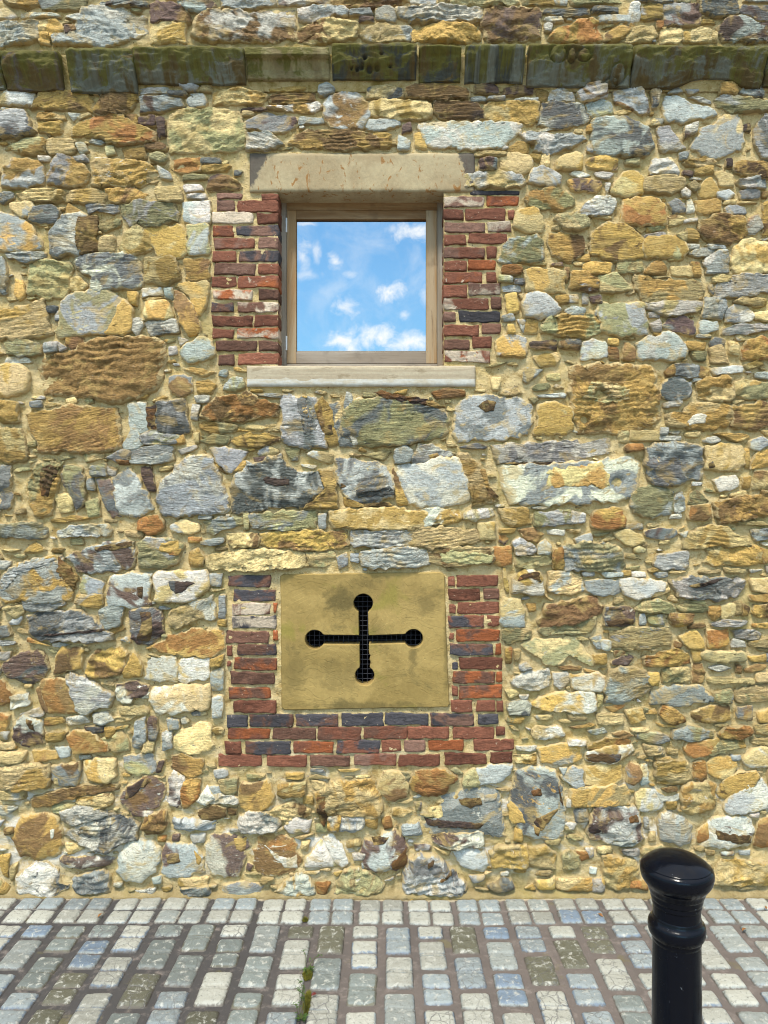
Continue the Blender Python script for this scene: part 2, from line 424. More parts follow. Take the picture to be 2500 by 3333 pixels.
def joint_material():
    m, g = newmat('paving_joint')
    tc = g.n('ShaderNodeTexCoord').outputs['Object']
    a = g.noise(tc, 1.3, 4, .6, .5); b = g.noise(tc, 18, 5, .66, .3); f = g.noise(tc, 150, 4, .7)
    gx = g.n('ShaderNodeSeparateXYZ', Vector=tc).outputs
    wet = g.m('ADD', g.ramp(g.m('ADD', gx[0], g.m('MULTIPLY', g.m('SUBTRACT', a, .5), 1.6)), .1, -.75), g.m('MULTIPLY', g.ramp(a, .45, .65), .35))
    c = g.mix(wet, (.108, .090, .079), (.048, .045, .043))
    c = g.mix(g.ramp(b, .5, .75, 0, .7), c, (.19, .160, .14))
    c = g.mix(g.ramp(g.m('ADD', gx[1], g.m('MULTIPLY', g.m('SUBTRACT', b, .5), .05)), -.045, -.02), c, (.34, .29, .20))
    c = g.mix(g.ramp(f, .58, .72, 0, .6), c, (.08, .07, .065))
    c = g.mix(g.ramp(g.noise(g.scale(tc, (1, 1, 1), (4, 2, 0)), 6, 4, .6), .62, .72, 0, .5), c, (.12, .105, .04))
    principled(g, c, .9, g.bump(g.m('ADD', b, g.m('MULTIPLY', f, .5)), .8, .006), .15)
    return m

def flat_mat(name, col, rough=.7, spec=.3, **kw):
    m, g = newmat(name)
    principled(g, col, rough, None, spec, **kw)
    return m

M_STONE = stone_material(); M_MORTAR = mortar_material(); M_BRICK = brick_material()
M_PAVER = paver_material(); M_JOINT = joint_material()

# albedo palette: g grey, d slate, w pale crust, y buff, o ochre, r rust, b brown, p purple brown, e olive green, k/s/f relief codes
PAL = {'n': (.225, .135, .045), 'g': (.330, .338, .298), 'd': (.140, .145, .130), 'w': (.50, .465, .37), 'y': (.49, .370, .165), 'o': (.40, .252, .070), 'r': (.28, .132, .038),
       'b': (.180, .105, .040), 'p': (.110, .072, .055), 'e': (.315, .285, .135)}
def pal(c, j=.19):
    v = np.array(PAL[c]) * (1 + rng.normal(0, j)) * (1 + rng.normal(0, .022, 3))
    return np.clip(v, .01, .85)

HOLES = []
def chaikin(P, n=1, q=.22):
    for _ in range(n):
        Q = np.roll(P, -1, 0)
        P = np.stack([P * (1 - q) + Q * q, P * q + Q * (1 - q)], 1).reshape(-1, 2)
    return P
def resample(P, N):
    Q = np.vstack([P, P[:1]]); d = np.r_[0, np.cumsum(np.linalg.norm(np.diff(Q, axis=0), axis=1))]
    s = np.linspace(0, d[-1], N, endpoint=False)
    return np.stack([np.interp(s, d, Q[:, 0]), np.interp(s, d, Q[:, 1])], 1), d[-1]
def centroid(P):
    x, y = P[:, 0], P[:, 1]; x1, y1 = np.roll(x, -1), np.roll(y, -1)
    c = x * y1 - x1 * y; A = c.sum() / 2
    if abs(A) < 1e-9: return P.mean(0), 0
    return np.array([((x + x1) * c).sum() / (6 * A), ((y + y1) * c).sum() / (6 * A)]), abs(A)

FLIP = False
class Stone:
    """one stone: outline in wall coordinates, a relief function, colours"""
    def __init__(s, P, code, prot=None, cell=.0085, round_=None, skirt=.03, edge_noise=1.0, base=None, box=False):
        s.code = code; s.base = base; s.skirt = skirt
        s.seed = float(rng.uniform(0, 900))
        P = np.asarray(P, float)
        if not box: P = chaikin(P, 1, .05)
        c0, s.area = centroid(P)
        s.M = int(np.clip(round(np.linalg.norm(np.roll(P, -1, 0) - P, axis=1).sum() / cell / 8), 3, 21)); N = 8 * s.M
        B, per = resample(P, N)
        size = math.sqrt(s.area)
        am = min(.010, size * .05) * edge_noise
        nx = fbm(B[:, 0] * 22, B[:, 1] * 22, s.seed, 3); ny = fbm(B[:, 0] * 22 + 31, B[:, 1] * 22, s.seed + 9, 3)
        B = B + np.stack([nx, ny], 1) * am * 2.4
        s.B = B; s.c = c0; s.per = per; s.size = size
        s.thin = 2 * s.area / per
        s.P = prot if prot is not None else float(np.clip(rng.normal(.013, .006) + size * .035, .007, .036))
        s.e = round_ or (2.6 if 'R' in code else (9 if box else rng.uniform(24, 60)))
        s.ang = rng.normal(0, .10) if 'S' not in code else 0
        s.smooth = 'f' in code; s.strat = 's' in code; s.rock = 'k' in code
        if not (s.smooth or s.strat or s.rock):
            q = rng.random(); s.strat = q < .35; s.rock = q > .7
        n = rng.integers(3, 7)
        th = rng.uniform(0, 2 * math.pi, n)
        s.fac = [(math.cos(a), math.sin(a), ((B - c0) @ np.array([math.cos(a), math.sin(a)])).max() * rng.uniform(.30, .88), rng.uniform(.2, .9)) for a in th]
        s.lk = rng.uniform(16, 42) if not s.strat else rng.uniform(30, 60); s.la = rng.uniform(.009, .019) if not s.strat else rng.uniform(.006, .011)
        s.tilt = rng.normal(0, .06, 2) * (0 if box else min(1, .06 / size))
        s.box = box
        c = [k for k in code if k in PAL]
        if not c: c = ['y']
        s.ca = pal(c[0]); s.cb = pal(c[1]) if len(c) > 1 else s.ca * rng.uniform(.78, 1.2)
        s.cc = pal(c[2]) if len(c) > 2 else (s.cb * .62 if rng.random() < .5 else s.ca * 1.25)
        s.crust = (.55 if 'w' in c else .14)
    def h(s, X, Z, t):
        dx, dz = X - s.c[0], Z - s.c[1]
        ca, sa = math.cos(s.ang), math.sin(s.ang)
        u, v = dx * ca + dz * sa, -dx * sa + dz * ca
        h = s.P * np.sqrt(np.clip(1 - t ** s.e, 0, 1)) + s.tilt[0] * dx + s.tilt[1] * dz
        sc = min(1.0, s.size / .10)
        if not s.box:
            cut = 0
            for a, b, d, k in s.fac: cut = cut + np.maximum(0, dx * a + dz * b - d) * k * (.5 if s.smooth else 1)
            lim = max(s.P - .006, .002); h = h - lim * (1 - np.exp(-cut / lim))
        env = 1 - t ** (40 if s.e > 7 else 10)
        z = s.seed
        if s.strat:
            w = fbm(u * 4, v * 4, z + 3, 2) * .35
            h = h + sc * env * (.0075 * ridged(u * 3.5, v * 34 + w * 9, z, 2) + .004 * perlin(u * 7, v * 80, z + 50))
            h = h + sc * env * .005 * fbm(u * 14, v * 20, z + 20, 3)
        if not s.smooth:
            # split along the bedding: each layer steps out, then breaks off sharply on its under side
            w = v * s.lk + 1.3 * fbm(u * 5, v * 5, z + 31, 3) + .25 * fbm(u * 30, v * 30, z + 33, 2)
            fl = np.floor(w); fr = w - fl
            am_ = .5 + .5 * np.sin(fl * 12.9898 + z) + .35 * fbm(u * 8 + fl * 3.1, v * 0, z + 35, 2)
            saw = np.where(fr < .12, fr / .12, 1 - (fr - .12) / .88)
            h = h + sc * env * s.la * np.clip(am_, 0, 1.3) * (saw - .5)
        if s.rock:
            h = h + sc * env * (.014 * ridged(u * 12, v * 20, z, 3) - .005)
            q = fbm(u * 9, v * 16, z + 8, 3)
            qf = np.floor(q * 5); qr = np.clip((q * 5 - qf - .6) / .4, 0, 1)
            h = h + sc * env * .018 * ((qf + qr * qr * (3 - 2 * qr)) / 5 + .2 * q)
            h = h + sc * env * .004 * perlin(u * 60, v * 85, z)
        if s.smooth:
            h = h + sc * env * (.006 * fbm(u * 7, v * 9, z, 3))
            h = h + sc * env * .0025 * fbm(u * 40, v * 70, z, 2)
        if s.strat or s.rock: h = h + sc * env * .0032 * perlin(u * 80, v * 120, z + 2)
        for hx, hz, hr in HOLES:
            rr = np.hypot(X - hx, Z - hz)
            h = h - np.where(rr < hr * 1.6, .045 * np.exp(-(rr / hr) ** 4), 0)
        if s.base is not None: h = s.base(X, Z) + s.P * np.sqrt(np.clip(1 - t ** 4, 0, 1)) + .0012 * fbm(u * 40, v * 60, z, 2)
        return h
    def tq(s, X, Z):
        th = np.arctan2(s.B[:, 1] - s.c[1], s.B[:, 0] - s.c[0]); r = np.hypot(s.B[:, 1] - s.c[1], s.B[:, 0] - s.c[0])
        o = np.argsort(th); a = np.arctan2(Z - s.c[1], X - s.c[0])
        return np.clip(np.hypot(X - s.c[0], Z - s.c[1]) / np.maximum(np.interp(a, th[o], r[o], period=2 * math.pi), 1e-5), 0, 1)
    def hh(s, X, Z): return s.h(X, Z, np.minimum(s.tq(X, Z), .93))
    def geo(s):
        # square grid wrapped onto the outline: ring k has 8k points, so cells stay even
        M = s.M; N = 8 * M
        gi = np.arange(-M, M + 1); U_, V_ = np.meshgrid(gi, gi)
        k = np.maximum(np.abs(U_), np.abs(V_))
        kk = np.maximum(k, 1)
        par = np.where(V_ == -k, U_ + k, np.where(U_ == k, 2 * k + V_ + k, np.where(V_ == k, 4 * k + (k - U_), 6 * k + (k - V_)))) / (8.0 * kk)
        par = np.where((U_ == -k) & (V_ > -k) & (V_ < k), (6 * k + (k - V_)) / (8.0 * kk), par) % 1.0
        par = par.ravel(); kr = k.ravel() / M
        dl = min(.12, .0028 / max(s.thin, .01))
        kk_ = np.minimum(kr * M / (M - 1), 1.0)
        t = np.where(kr > .9999, 1.0, kk_ * (1 - dl)) if s.e > 7 else .55 * kr + .45 * np.sin(kr * math.pi / 2)
        Bx = np.r_[s.B, s.B[:1]]; ps = np.linspace(0, 1, N + 1)
        BB = np.stack([np.interp(par, ps, Bx[:, 0]), np.interp(par, ps, Bx[:, 1])], 1)
        XZ = s.c + (BB - s.c) * t[:, None]
        T = t
        H = s.h(XZ[:, 0], XZ[:, 1], T)
        if s.base is None: H = np.maximum(H, -.012) if not s.box else H
        W_ = 2 * M + 1; idx = np.arange(W_ * W_).reshape(W_, W_)
        rim = np.concatenate([idx[0, :-1], idx[:-1, -1], idx[-1, :0:-1], idx[:0:-1, 0]])
        sk = s.c + (XZ[rim] - s.c) * (1.0 if s.box else 1.02)
        n0 = len(XZ); Hr = H[rim]
        XZ = np.vstack([XZ, sk]); H = np.r_[H, (Hr - .01) if s.base is not None else np.full(len(rim), -s.skirt)]
        Vv = np.stack([XZ[:, 0], -H, XZ[:, 1]], 1)
        a = idx[:-1, :-1].ravel(); b = idx[:-1, 1:].ravel(); c_ = idx[1:, 1:].ravel(); d_ = idx[1:, :-1].ravel()
        Q = [np.stack([a, b, c_, d_], 1)]
        q = np.arange(len(rim)); qn = (q + 1) % len(rim)
        Q.append(np.stack([rim[qn], rim[q], n0 + q, n0 + qn], 1))
        Q = np.vstack(Q); tris = None
        N = len(rim)
        # outline orientation: make faces look towards -y
        x, y = s.B[:, 0], s.B[:, 1]
        if (x * np.roll(y, -1) - np.roll(x, -1) * y).sum() > 0: Q = Q[:, ::-1]
        ca, sa = math.cos(s.ang), math.sin(s.ang)
        dx, dz = XZ[:, 0] - s.c[0], XZ[:, 1] - s.c[1]
        uv = np.stack([dx * ca + dz * sa + s.seed * .37, -dx * sa + dz * ca + s.seed * .71 + H * .8], 1)
        n = len(Vv)
        cols = {'ca': np.tile(s.ca, (n, 1)), 'cb': np.tile(s.cb, (n, 1)), 'cc': np.tile(s.cc, (n, 1)),
                'ck': np.tile([1.0 if s.strat else .15, .15 if s.smooth else (.9 if s.rock else .5), s.crust], (n, 1)),
                'ct': np.tile(np.r_[T * (0 if s.base is not None else 1), np.full(N, 0 if s.base is not None else 1.1)][:, None], (1, 3))}
        return Vv, (Q if FLIP else Q[:, ::-1]), tris, uv, cols

class Pile:
    """collects many stones into one mesh"""
    def __init__(s): s.V, s.Q, s.T, s.U, s.C, s.n = [], [], [], [], [], 0
    def add(s, st):
        V, Q, T, U, C = st.geo()
        s.V.append(V); s.Q.append(Q + s.n); s.U.append(U); s.C.append(C); s.n += len(V)
    def build(s, name, mat, parent):
        cols = {k: np.vstack([c[k] for c in s.C]) for k in s.C[0]}
        return mesh_np(name, np.vstack(s.V), np.vstack(s.Q), mat, parent, cols, np.vstack(s.U), True)
def build_stone(name, st, mat, parent):
    V, Q, T, U, C = st.geo()
    return mesh_np(name, V, Q, mat, parent, C, U, True, T)

# ------------------------------------------------------------------ the wall
wall = empty('stone_wall', (0, 0, 0))
tag(wall, 'rubble stone wall with brick patches, a small window and a cross shaped vent', 'wall')

STONES = """oy 15,0 131,0 125,15 94,25 37,21
eg 137,0 282,0 275,25 244,34 150,31 134,12
gp 329,6 479,12 470,25 376,21 313,18
wy 0,37 31,34 53,56 40,65 0,62
wy 72,47 188,47 188,56 72,59
gw 0,84 31,78 62,84 122,75 125,131 94,137 37,144 0,150
oy 128,75 172,62 206,87 200,119 156,125 169,144 131,141
gwk 175,122 231,109 263,75 219,65 219,56 263,53 269,31 329,34 347,25 401,28 432,47 473,59 476,112 438,119 360,147 300,147 266,144 178,147
pb 213,87 244,87 250,103 219,115
wy 0,297 94,297 109,307 106,344 0,344
obs 115,354 141,303 275,300 297,332 297,363 219,351 156,354
ob 316,354 338,307 454,303 451,322 432,344 407,366 322,382
gw 460,291 545,291 557,307 460,310
gp 463,322 548,316 589,322 592,351 507,363 463,369
gds 0,366 78,366 94,391 100,416 115,429 62,448 0,445
oy 128,372 206,369 206,391 128,391
oy 128,398 200,398 194,438 131,429
w 225,372 260,372 241,391
ros 238,423 288,388 376,376 413,398 507,435 504,460 470,470 391,470 313,445 241,445
ob 416,382 448,379 448,407 441,413
p 454,385 504,382 504,410 457,413
oe 25,476 56,470 94,457 144,457 150,504 109,504 62,495 21,488
y 162,457 231,460 247,488 231,501 162,507
w 250,470 275,470 288,495 263,504
e 344,482 369,479 376,501 351,507
o 401,485 470,482 473,517 413,517
bp 493,15 543,15 594,31 622,65 612,75 500,75
yo 493,78 600,84 603,137 493,141
gp 575,15 697,12 700,25 681,40 644,40 594,28
gw 725,0 898,0 888,18 807,25 775,28 728,25
pw 910,0 1067,0 1067,21 910,18
wbk 634,100 644,68 681,43 750,43 813,50 876,37 957,37 960,125 876,137 860,134 782,131 672,134 634,119
g 584,282 650,282 637,297 612,297
d 954,269 1007,272 1007,285 960,282
d 550,303 606,303 606,313 550,313
y 656,282 691,282 691,300 656,300
dgf 609,332 631,319 619,310 659,310 672,335 666,351 619,351
yo 694,307 750,294 866,307 866,319 844,341 750,338 700,344
o 876,291 995,285 995,294 938,297 882,297
obs 885,313 1017,307 1026,332 970,341 882,338
ow 869,354 954,347 1032,338 1045,351 1017,369 907,360
p 788,354 863,354 866,363 788,363
y 791,366 825,369 822,379 791,379
eyk 553,385 625,366 688,363 775,366 788,407 797,454 788,485 688,495 562,501 553,470 550,423
gp 803,398 844,382 876,379 960,385 951,419 891,432 844,423 800,419
gws 803,438 876,441 907,454 919,470 891,485 813,488
p 512,385 540,388 540,438 518,451
b 474,473 525,470 540,479 537,492 481,488
gs 976,385 1051,385 1057,404 976,407
gw 971,37 1031,31 1119,28 1134,40 1125,53 1062,56 1012,75 981,68
ybk 974,94 1025,78 1125,68 1156,78 1153,128 1062,134 974,137
obs 943,470 962,445 1000,429 1125,432 1203,441 1275,457 1285,476 1250,479 1125,485 1000,482
ob 1087,0 1322,0 1297,18 1181,31 1156,28 1087,21
wgk 1338,0 1419,0 1416,21 1344,15
oe 1429,0 1463,0 1441,25 1432,15
g 1141,37 1203,34 1213,53 1141,53
gp 1172,59 1216,59 1216,72 1172,75
w 1228,40 1250,31 1285,34 1288,72 1228,68
wgk 1294,34 1391,28 1517,28 1567,31 1567,72 1391,75 1300,65
gyk 1175,112 1213,87 1266,84 1329,90 1338,103 1325,137 1219,134 1188,128
o 1344,119 1347,100 1438,90 1517,90 1557,103 1557,137 1344,137
g 1037,307 1040,282 1068,282 1090,291 1078,307 1043,316
gd 1115,278 1141,269 1175,275 1188,288 1175,303 1150,294
ydk 1197,319 1203,288 1250,288 1307,291 1307,319 1266,322
d 1222,272 1250,272 1241,282
d 1260,272 1325,275 1322,282
bo 1325,288 1407,285 1520,291 1523,322 1438,325 1329,319
gbk 1062,329 1103,307 1156,310 1197,338 1194,382 1178,416 1141,426 1078,413 1059,376
yo 1206,335 1266,329 1398,338 1401,382 1369,391 1297,388 1206,376
bp 1416,341 1438,335 1551,344 1576,391 1470,388 1432,382 1419,369
g 1191,413 1203,394 1297,391 1300,410 1235,426 1206,426
p 1313,413 1335,401 1338,426 1310,435
gf 1297,445 1332,463 1329,488 1297,488
of 1351,438 1376,432 1391,485 1354,479
gwf 1366,407 1438,401 1564,407 1689,404 1689,438 1651,460 1626,482 1517,482 1401,476 1382,457
o 1219,432 1275,438 1250,457 1219,448
ek 1449,25 1484,0 1662,0 1688,15 1625,25 1468,28
bp 1575,34 1753,28 1756,125 1688,131 1594,134 1575,94
oe 1703,6 1797,3 1803,21 1706,21
gy 1807,0 1844,0 1841,18 1813,18
es 1854,0 2017,0 2020,9 1970,12 1891,25 1869,21
d 1769,34 1913,31 1916,50 1844,53 1769,47
d 1926,28 2007,31 2007,47 1932,43
gw 1772,62 1829,62 1829,75 1788,75
w 1772,81 1797,84 1791,106 1775,103
ro 1788,125 1822,100 1876,78 1929,68 1941,75 1960,134 1938,141 1844,141 1813,137
gf 1948,56 2048,56 2048,75 1954,75
ob 1976,109 2017,97 2048,103 2026,128 1985,137 1970,134
pd 1550,282 1581,275 1615,285 1622,310 1547,303
pb 1641,291 1688,285 1731,288 1731,310 1641,313
bo 1741,297 1760,294 1782,300 1775,332 1756,332
og 1785,303 1829,294 1860,313 1869,329 1788,332
bg 1879,300 1907,282 1970,282 1973,319 1923,325 1894,335
gs 1531,319 1578,319 1578,332 1540,332
gw 1590,322 1641,319 1637,332 1587,329
gw 1675,325 1750,319 1753,329 1675,329
oyk 1578,344 1625,338 1688,338 1744,338 1747,401 1703,398 1612,394 1581,369
dws 1753,407 1763,369 1766,344 1797,335 1891,341 1913,388 1891,407 1829,413
eg 1907,341 1954,329 1985,341 1992,372 1938,382 1916,366
gwk 1691,429 1735,435 1797,448 1901,445 1907,457 1844,485 1782,501 1741,488 1750,470 1713,460
o 1656,485 1681,466 1719,466 1716,501 1662,498
o 1910,413 1926,407 1929,429 1910,432
g 1910,479 1926,470 1929,495 1910,495
y 1547,495 1647,495 1641,510 1547,510
gb 1992,303 2089,288 2111,369 2074,366 2017,344
gds 1929,394 2042,391 2083,407 2111,432 2121,485 2099,507 1980,507 1936,495 1926,438
gd 2067,0 2186,0 2183,12 2136,12 2074,6
e 2202,0 2246,0 2243,12 2205,9
ds 2277,0 2396,0 2399,43 2340,53 2287,43 2283,15
gs 2425,0 2512,0 2512,12 2425,6
dp 2412,25 2512,21 2512,62 2465,62 2412,43
wg 2048,15 2080,12 2080,62 2045,78
og 2086,62 2089,28 2111,18 2149,25 2152,59 2105,68
pg 2158,25 2215,15 2271,18 2274,78 2230,81 2174,87 2158,78
oe 2283,68 2318,65 2324,78 2283,81
pgs 2340,90 2371,62 2418,62 2465,81 2512,75 2512,131 2387,134 2349,125
yk 2020,131 2042,103 2121,87 2136,119 2105,137 2042,144
r 2136,75 2155,75 2155,94 2139,94
y 2152,97 2215,97 2218,125 2205,141 2155,141
yo 2224,109 2277,94 2309,103 2309,137 2230,137
y 2315,106 2334,109 2331,137 2315,134
dw 2117,300 2136,297 2149,303 2136,351 2124,354
g 2174,303 2199,288 2218,303 2180,307
g 2230,294 2274,297 2246,310
g 2199,275 2243,266 2243,282 2199,282
g 2265,278 2315,263 2315,294
o 2318,263 2334,263 2334,297 2318,294
ob 2346,307 2346,275 2387,272 2399,297 2387,310
gd 2409,300 2434,282 2475,282 2484,307 2475,319 2434,316
gw 2246,319 2277,319 2312,332 2309,341 2277,329
egs 2327,329 2356,316 2512,338 2512,363 2387,363 2334,347
gf 2164,319 2199,316 2255,347 2324,360 2327,376 2230,394 2168,394
gyf 2255,470 2287,426 2324,413 2356,382 2396,372 2415,438 2415,476 2340,513 2309,510 2277,492 2255,488
wg 2139,423 2174,416 2199,454 2230,485 2168,492 2149,485
pw 2227,413 2268,404 2262,432 2227,454
p 2421,410 2437,404 2440,432 2421,429
gds 2456,429 2475,391 2487,376 2512,376 2512,517 2481,517 2456,470
g 2211,501 2243,495 2230,520 2215,520
ogk 13,612 26,552 47,526 134,530 143,552 138,595 95,612
ogk 160,595 177,543 186,517 225,517 273,543 286,573 273,599 238,608 182,604
w 308,513 355,517 329,526
yogk 303,530 373,521 477,534 512,556 529,582 486,595 412,604 329,608 308,595
wg 512,543 551,565 559,586 529,582
wg 243,517 277,508 290,526 260,526
w 130,513 164,513 164,526 134,526
e 490,504 529,504 546,517 529,530 494,521
ro 568,521 651,517 651,556 616,565 568,556
d 659,517 716,517 716,534 659,534
o 659,543 746,539 737,560 664,560
e 598,573 672,569 681,582 603,591
bp 677,617 685,582 720,573 763,586 781,612 737,630
gs 0,634 39,630 43,647 17,660 0,656
yos 56,634 130,625 208,625 208,660 86,656
yobs 212,625 312,621 347,638 334,664 217,660
bok 347,621 434,617 477,630 451,651 412,656 364,656
y 507,612 585,608 590,656 520,656
w 598,604 651,604 659,621 607,625
w 611,634 668,634 672,651 611,647
gyf 34,664 104,660 112,677 95,703 69,703 43,686
dgp 95,717 112,677 173,673 195,690 182,725 121,725
of 217,703 225,664 277,695
gw 282,664 381,669 390,690 364,695 321,686 295,699
egs 399,669 477,660 555,664 577,690 572,721 499,734 420,734 399,699
gwf 594,660 681,660 681,725 629,730 603,712
ogf 0,699 52,708 104,738 134,795 125,812 43,812 0,816
gwgs 164,821 173,760 208,717 260,699 286,703 295,760 260,829 190,829
Nobs 260,721 286,703 316,712 321,821 260,834 251,782
yes 329,725 390,717 386,738 347,756 329,747
ys 329,777 373,769 373,821 329,825
yo 394,803 412,760 455,743 486,777 503,812 434,825 399,825
oyf 464,747 594,738 603,773 607,825 555,838 520,834 494,786
egf 607,734 677,734 681,825 616,829
gws 17,825 143,821 143,842 86,851 34,842
gds -17,838 13,838 26,899 21,955 -17,960
yek 95,855 138,847 234,860 225,890 217,968 164,968 95,951 104,899
dwgs 251,842 312,829 434,829 447,847 460,929 412,938 299,947 308,899 260,881
yos 473,842 572,842 581,903 542,925 477,920
obs 603,847 677,842 681,912 611,916
of 52,907 78,920 82,964 60,977 52,955
yo 234,912 260,907 286,929 260,951 234,942
gdf 464,942 525,938 529,960 468,968
gd 538,942 564,938 564,977 542,968
oyf 568,934 607,925 677,920 668,986 651,1029 633,1012 624,968 598,951
obf 568,947 598,960 629,1007 651,1055 651,1081 616,1090 594,1055 568,986
o 420,955 447,951 447,994 425,986
yos 0,1016 104,1003 134,981 156,1038 164,1090 86,1103 0,1103
d 156,999 190,999 182,1020 160,1016
gd 182,1020 199,1012 199,1046 182,1042
egyf 190,1085 203,994 243,964 325,951 373,960 403,986 373,1055 338,1085 260,1085 199,1098
of 403,977 434,1012 429,1077 399,1090 347,1085 381,1042
yo 477,986 542,986 564,1029 542,1042 477,1038
w 429,1046 451,1038 468,1059 451,1094 425,1072
wgs 477,1051 572,1042 581,1085 494,1090
egs 17,1120 65,1111 130,1120 130,1155 65,1159 30,1151
bo 217,1098 264,1098 273,1124 238,1137 221,1120
gw 151,1120 190,1116 190,1142 151,1151
w 195,1116 217,1133 199,1146
w 581,1098 611,1107 590,1124
w 551,1133 572,1129 577,1151 555,1155
egf 598,1133 651,1103 690,1111 694,1159 616,1185 590,1151
ygf 1629,514 1659,502 1710,505 1728,526 1722,553 1695,565 1635,553
o 1728,505 1758,505 1755,526 1728,517
pd 1564,520 1614,520 1614,553 1564,553
y 1767,505 1787,505 1785,544 1758,538
oyf 1814,523 1868,500 1889,505 1892,550 1811,553
pob 1916,517 1970,514 2005,526 2005,556 1946,550 1916,541
gyk 1510,571 1629,562 1689,571 1707,601 1674,613 1516,613
gwf 1722,592 1734,556 1767,547 1823,577 1820,598 1802,607 1764,601
wg 1856,565 1874,559 1922,571 1883,577
w 1937,562 1996,568 1975,583 1949,580
pof 1847,589 1892,586 1952,592 1952,610 1934,625 1868,619
oyf 1990,613 2032,565 2065,559 2095,589 2089,631 2032,640 1993,628
gw 1970,601 1987,601 1975,640
oes 1713,646 1734,628 1785,619 1826,625 1862,646 1865,667 1823,682 1764,679 1725,667
gwds 1889,690 1910,661 1943,649 1996,646 2002,670 1987,693 1952,702 1892,699
oyf 1677,738 1683,693 1719,682 1743,685 1770,732 1755,750 1713,756
eyk 1805,711 1823,702 1898,705 1916,720 1913,738 1880,750 1853,747 1823,732
of 2023,729 2020,702 2032,652 2047,649 2053,726
obs 1790,765 1838,762 1898,771 1907,810 1892,828 1850,846 1802,834 1793,798
o 1877,831 1916,828 1919,846 1883,849
ges 1626,852 1641,813 1665,780 1749,771 1761,792 1761,843 1719,852 1677,855
obfs 1928,768 1958,732 2017,735 2041,738 2065,762 2095,792 2092,834 2017,846 1928,828
r 1638,864 1695,867 1695,890 1677,896 1635,890
ge 1623,899 1665,902 1665,920 1629,917
d 1677,908 1707,908 1701,926 1677,926
g 1635,935 1689,929 1692,950 1641,950
y 1734,858 1773,855 1773,864 1734,864
yopf 1710,884 1779,881 1832,887 1829,929 1835,950 1779,950 1716,947 1713,917
b 1838,873 1853,873 1847,917 1838,917
obgs 1862,893 1874,887 1910,893 1946,917 1943,944 1913,950 1856,938
p 1796,861 1826,855 1832,867 1799,867
ob 1898,864 1928,858 1987,861 1981,890 1934,890 1904,884
yes 1952,899 2005,893 2050,935 2050,947 1958,953
of 1644,962 1680,956 1686,1013 1653,1019
y 1689,959 1722,956 1701,974
gf 1704,992 1713,965 1749,956 1793,977 1820,1010 1808,1022 1755,1034 1713,1031
ob 1808,965 1847,962 1850,986 1820,986
yg 1853,962 1880,962 1880,983 1853,983
w 1895,959 1913,959 1910,989 1895,989
gp 1919,968 1952,962 1958,989 1928,986
wg 1838,1010 1868,1001 1904,1007 1892,1028 1850,1025
gy 1940,1010 1981,1013 1981,1028 1940,1028
g 1635,1031 1665,1022 1674,1043 1641,1046
oek 1767,1060 1785,1037 1838,1034 1910,1031 1952,1049 1952,1081 1913,1096 1823,1090 1767,1078
gw 1683,1043 1710,1043 1704,1084
yo 1713,1043 1749,1046 1746,1084 1707,1084
o 1653,1058 1671,1058 1677,1084 1653,1084
ogf 1614,1111 1659,1093 1707,1096 1713,1126 1704,1147 1623,1156
ob 1629,1153 1704,1141 1707,1162 1629,1162
pb 1728,1114 1808,1108 1808,1138 1731,1135
bd 1823,1111 1886,1105 1883,1141 1826,1132
gwf 1904,1117 1928,1111 1964,1114 1973,1132 1975,1162 1898,1171 1895,1141
o 1978,1105 2011,1105 2011,1123 1984,1120
e 2033,524 2078,518 2078,539 2042,539
ywob 2126,524 2180,515 2189,536 2204,560 2201,572 2120,566
ys 2093,614 2108,584 2165,578 2223,584 2220,614 2180,632 2102,623
yos 2226,530 2286,521 2331,527 2322,542 2271,545 2241,539
o 2262,548 2319,542 2319,566 2265,569
p 2223,560 2253,560 2250,575 2226,572
p 2361,524 2376,524 2376,545 2361,545
obs 2388,545 2415,527 2512,533 2512,584 2437,572 2394,560
yf 2325,566 2349,557 2382,572 2385,608 2346,602
wgk 2397,593 2467,578 2491,593 2488,614 2446,614 2403,605
obf 2268,626 2295,590 2313,584 2334,620 2325,644 2277,644
gf 2331,629 2367,623 2388,632 2367,650 2340,644
df 2406,626 2437,620 2464,626 2467,647 2412,647
y 2238,602 2259,593 2277,608 2259,626
w 2217,626 2229,614 2241,626 2241,644 2223,638
ob 2479,629 2497,629 2494,644 2482,644
orf 2024,717 2027,656 2066,647 2135,653 2156,680 2159,732 2105,732 2036,729
gdf 2174,665 2198,653 2220,668 2226,692 2192,692
w 2235,656 2247,650 2262,689 2235,692
of 2262,653 2343,653 2343,686 2301,698 2271,692
gdf 2361,680 2379,671 2421,677 2427,695 2373,698
y 2358,656 2391,653 2391,665 2358,665
y 2409,656 2464,662 2409,665
yb 2177,710 2204,704 2232,713 2210,729 2180,735
w 2223,720 2271,710 2265,723 2226,729
obsk 2280,747 2283,726 2316,707 2415,707 2418,741 2424,759 2403,780 2361,792 2316,786 2283,765
wr 2434,717 2467,698 2476,741 2452,762 2431,756
ob 2482,665 2512,650 2512,771 2479,771
oe 2105,741 2162,732 2162,747 2108,759
w 2099,765 2162,759 2162,774 2102,777
oef 2093,795 2114,777 2198,771 2223,795 2232,825 2217,840 2150,831 2108,834 2096,816
wy 2198,765 2229,759 2229,795 2210,777
o 2235,747 2265,753 2271,783 2235,786
w 2232,795 2271,801 2271,810 2238,810
gws 2244,825 2271,813 2331,810 2316,831 2271,837
gw 2301,798 2361,801 2361,810 2316,813
gwd 2292,849 2307,837 2331,819 2364,816 2364,846 2367,888 2298,888
yofk 2385,837 2397,801 2437,789 2512,795 2512,888 2421,894 2385,876
yes 2009,864 2024,846 2087,849 2090,885 2009,891
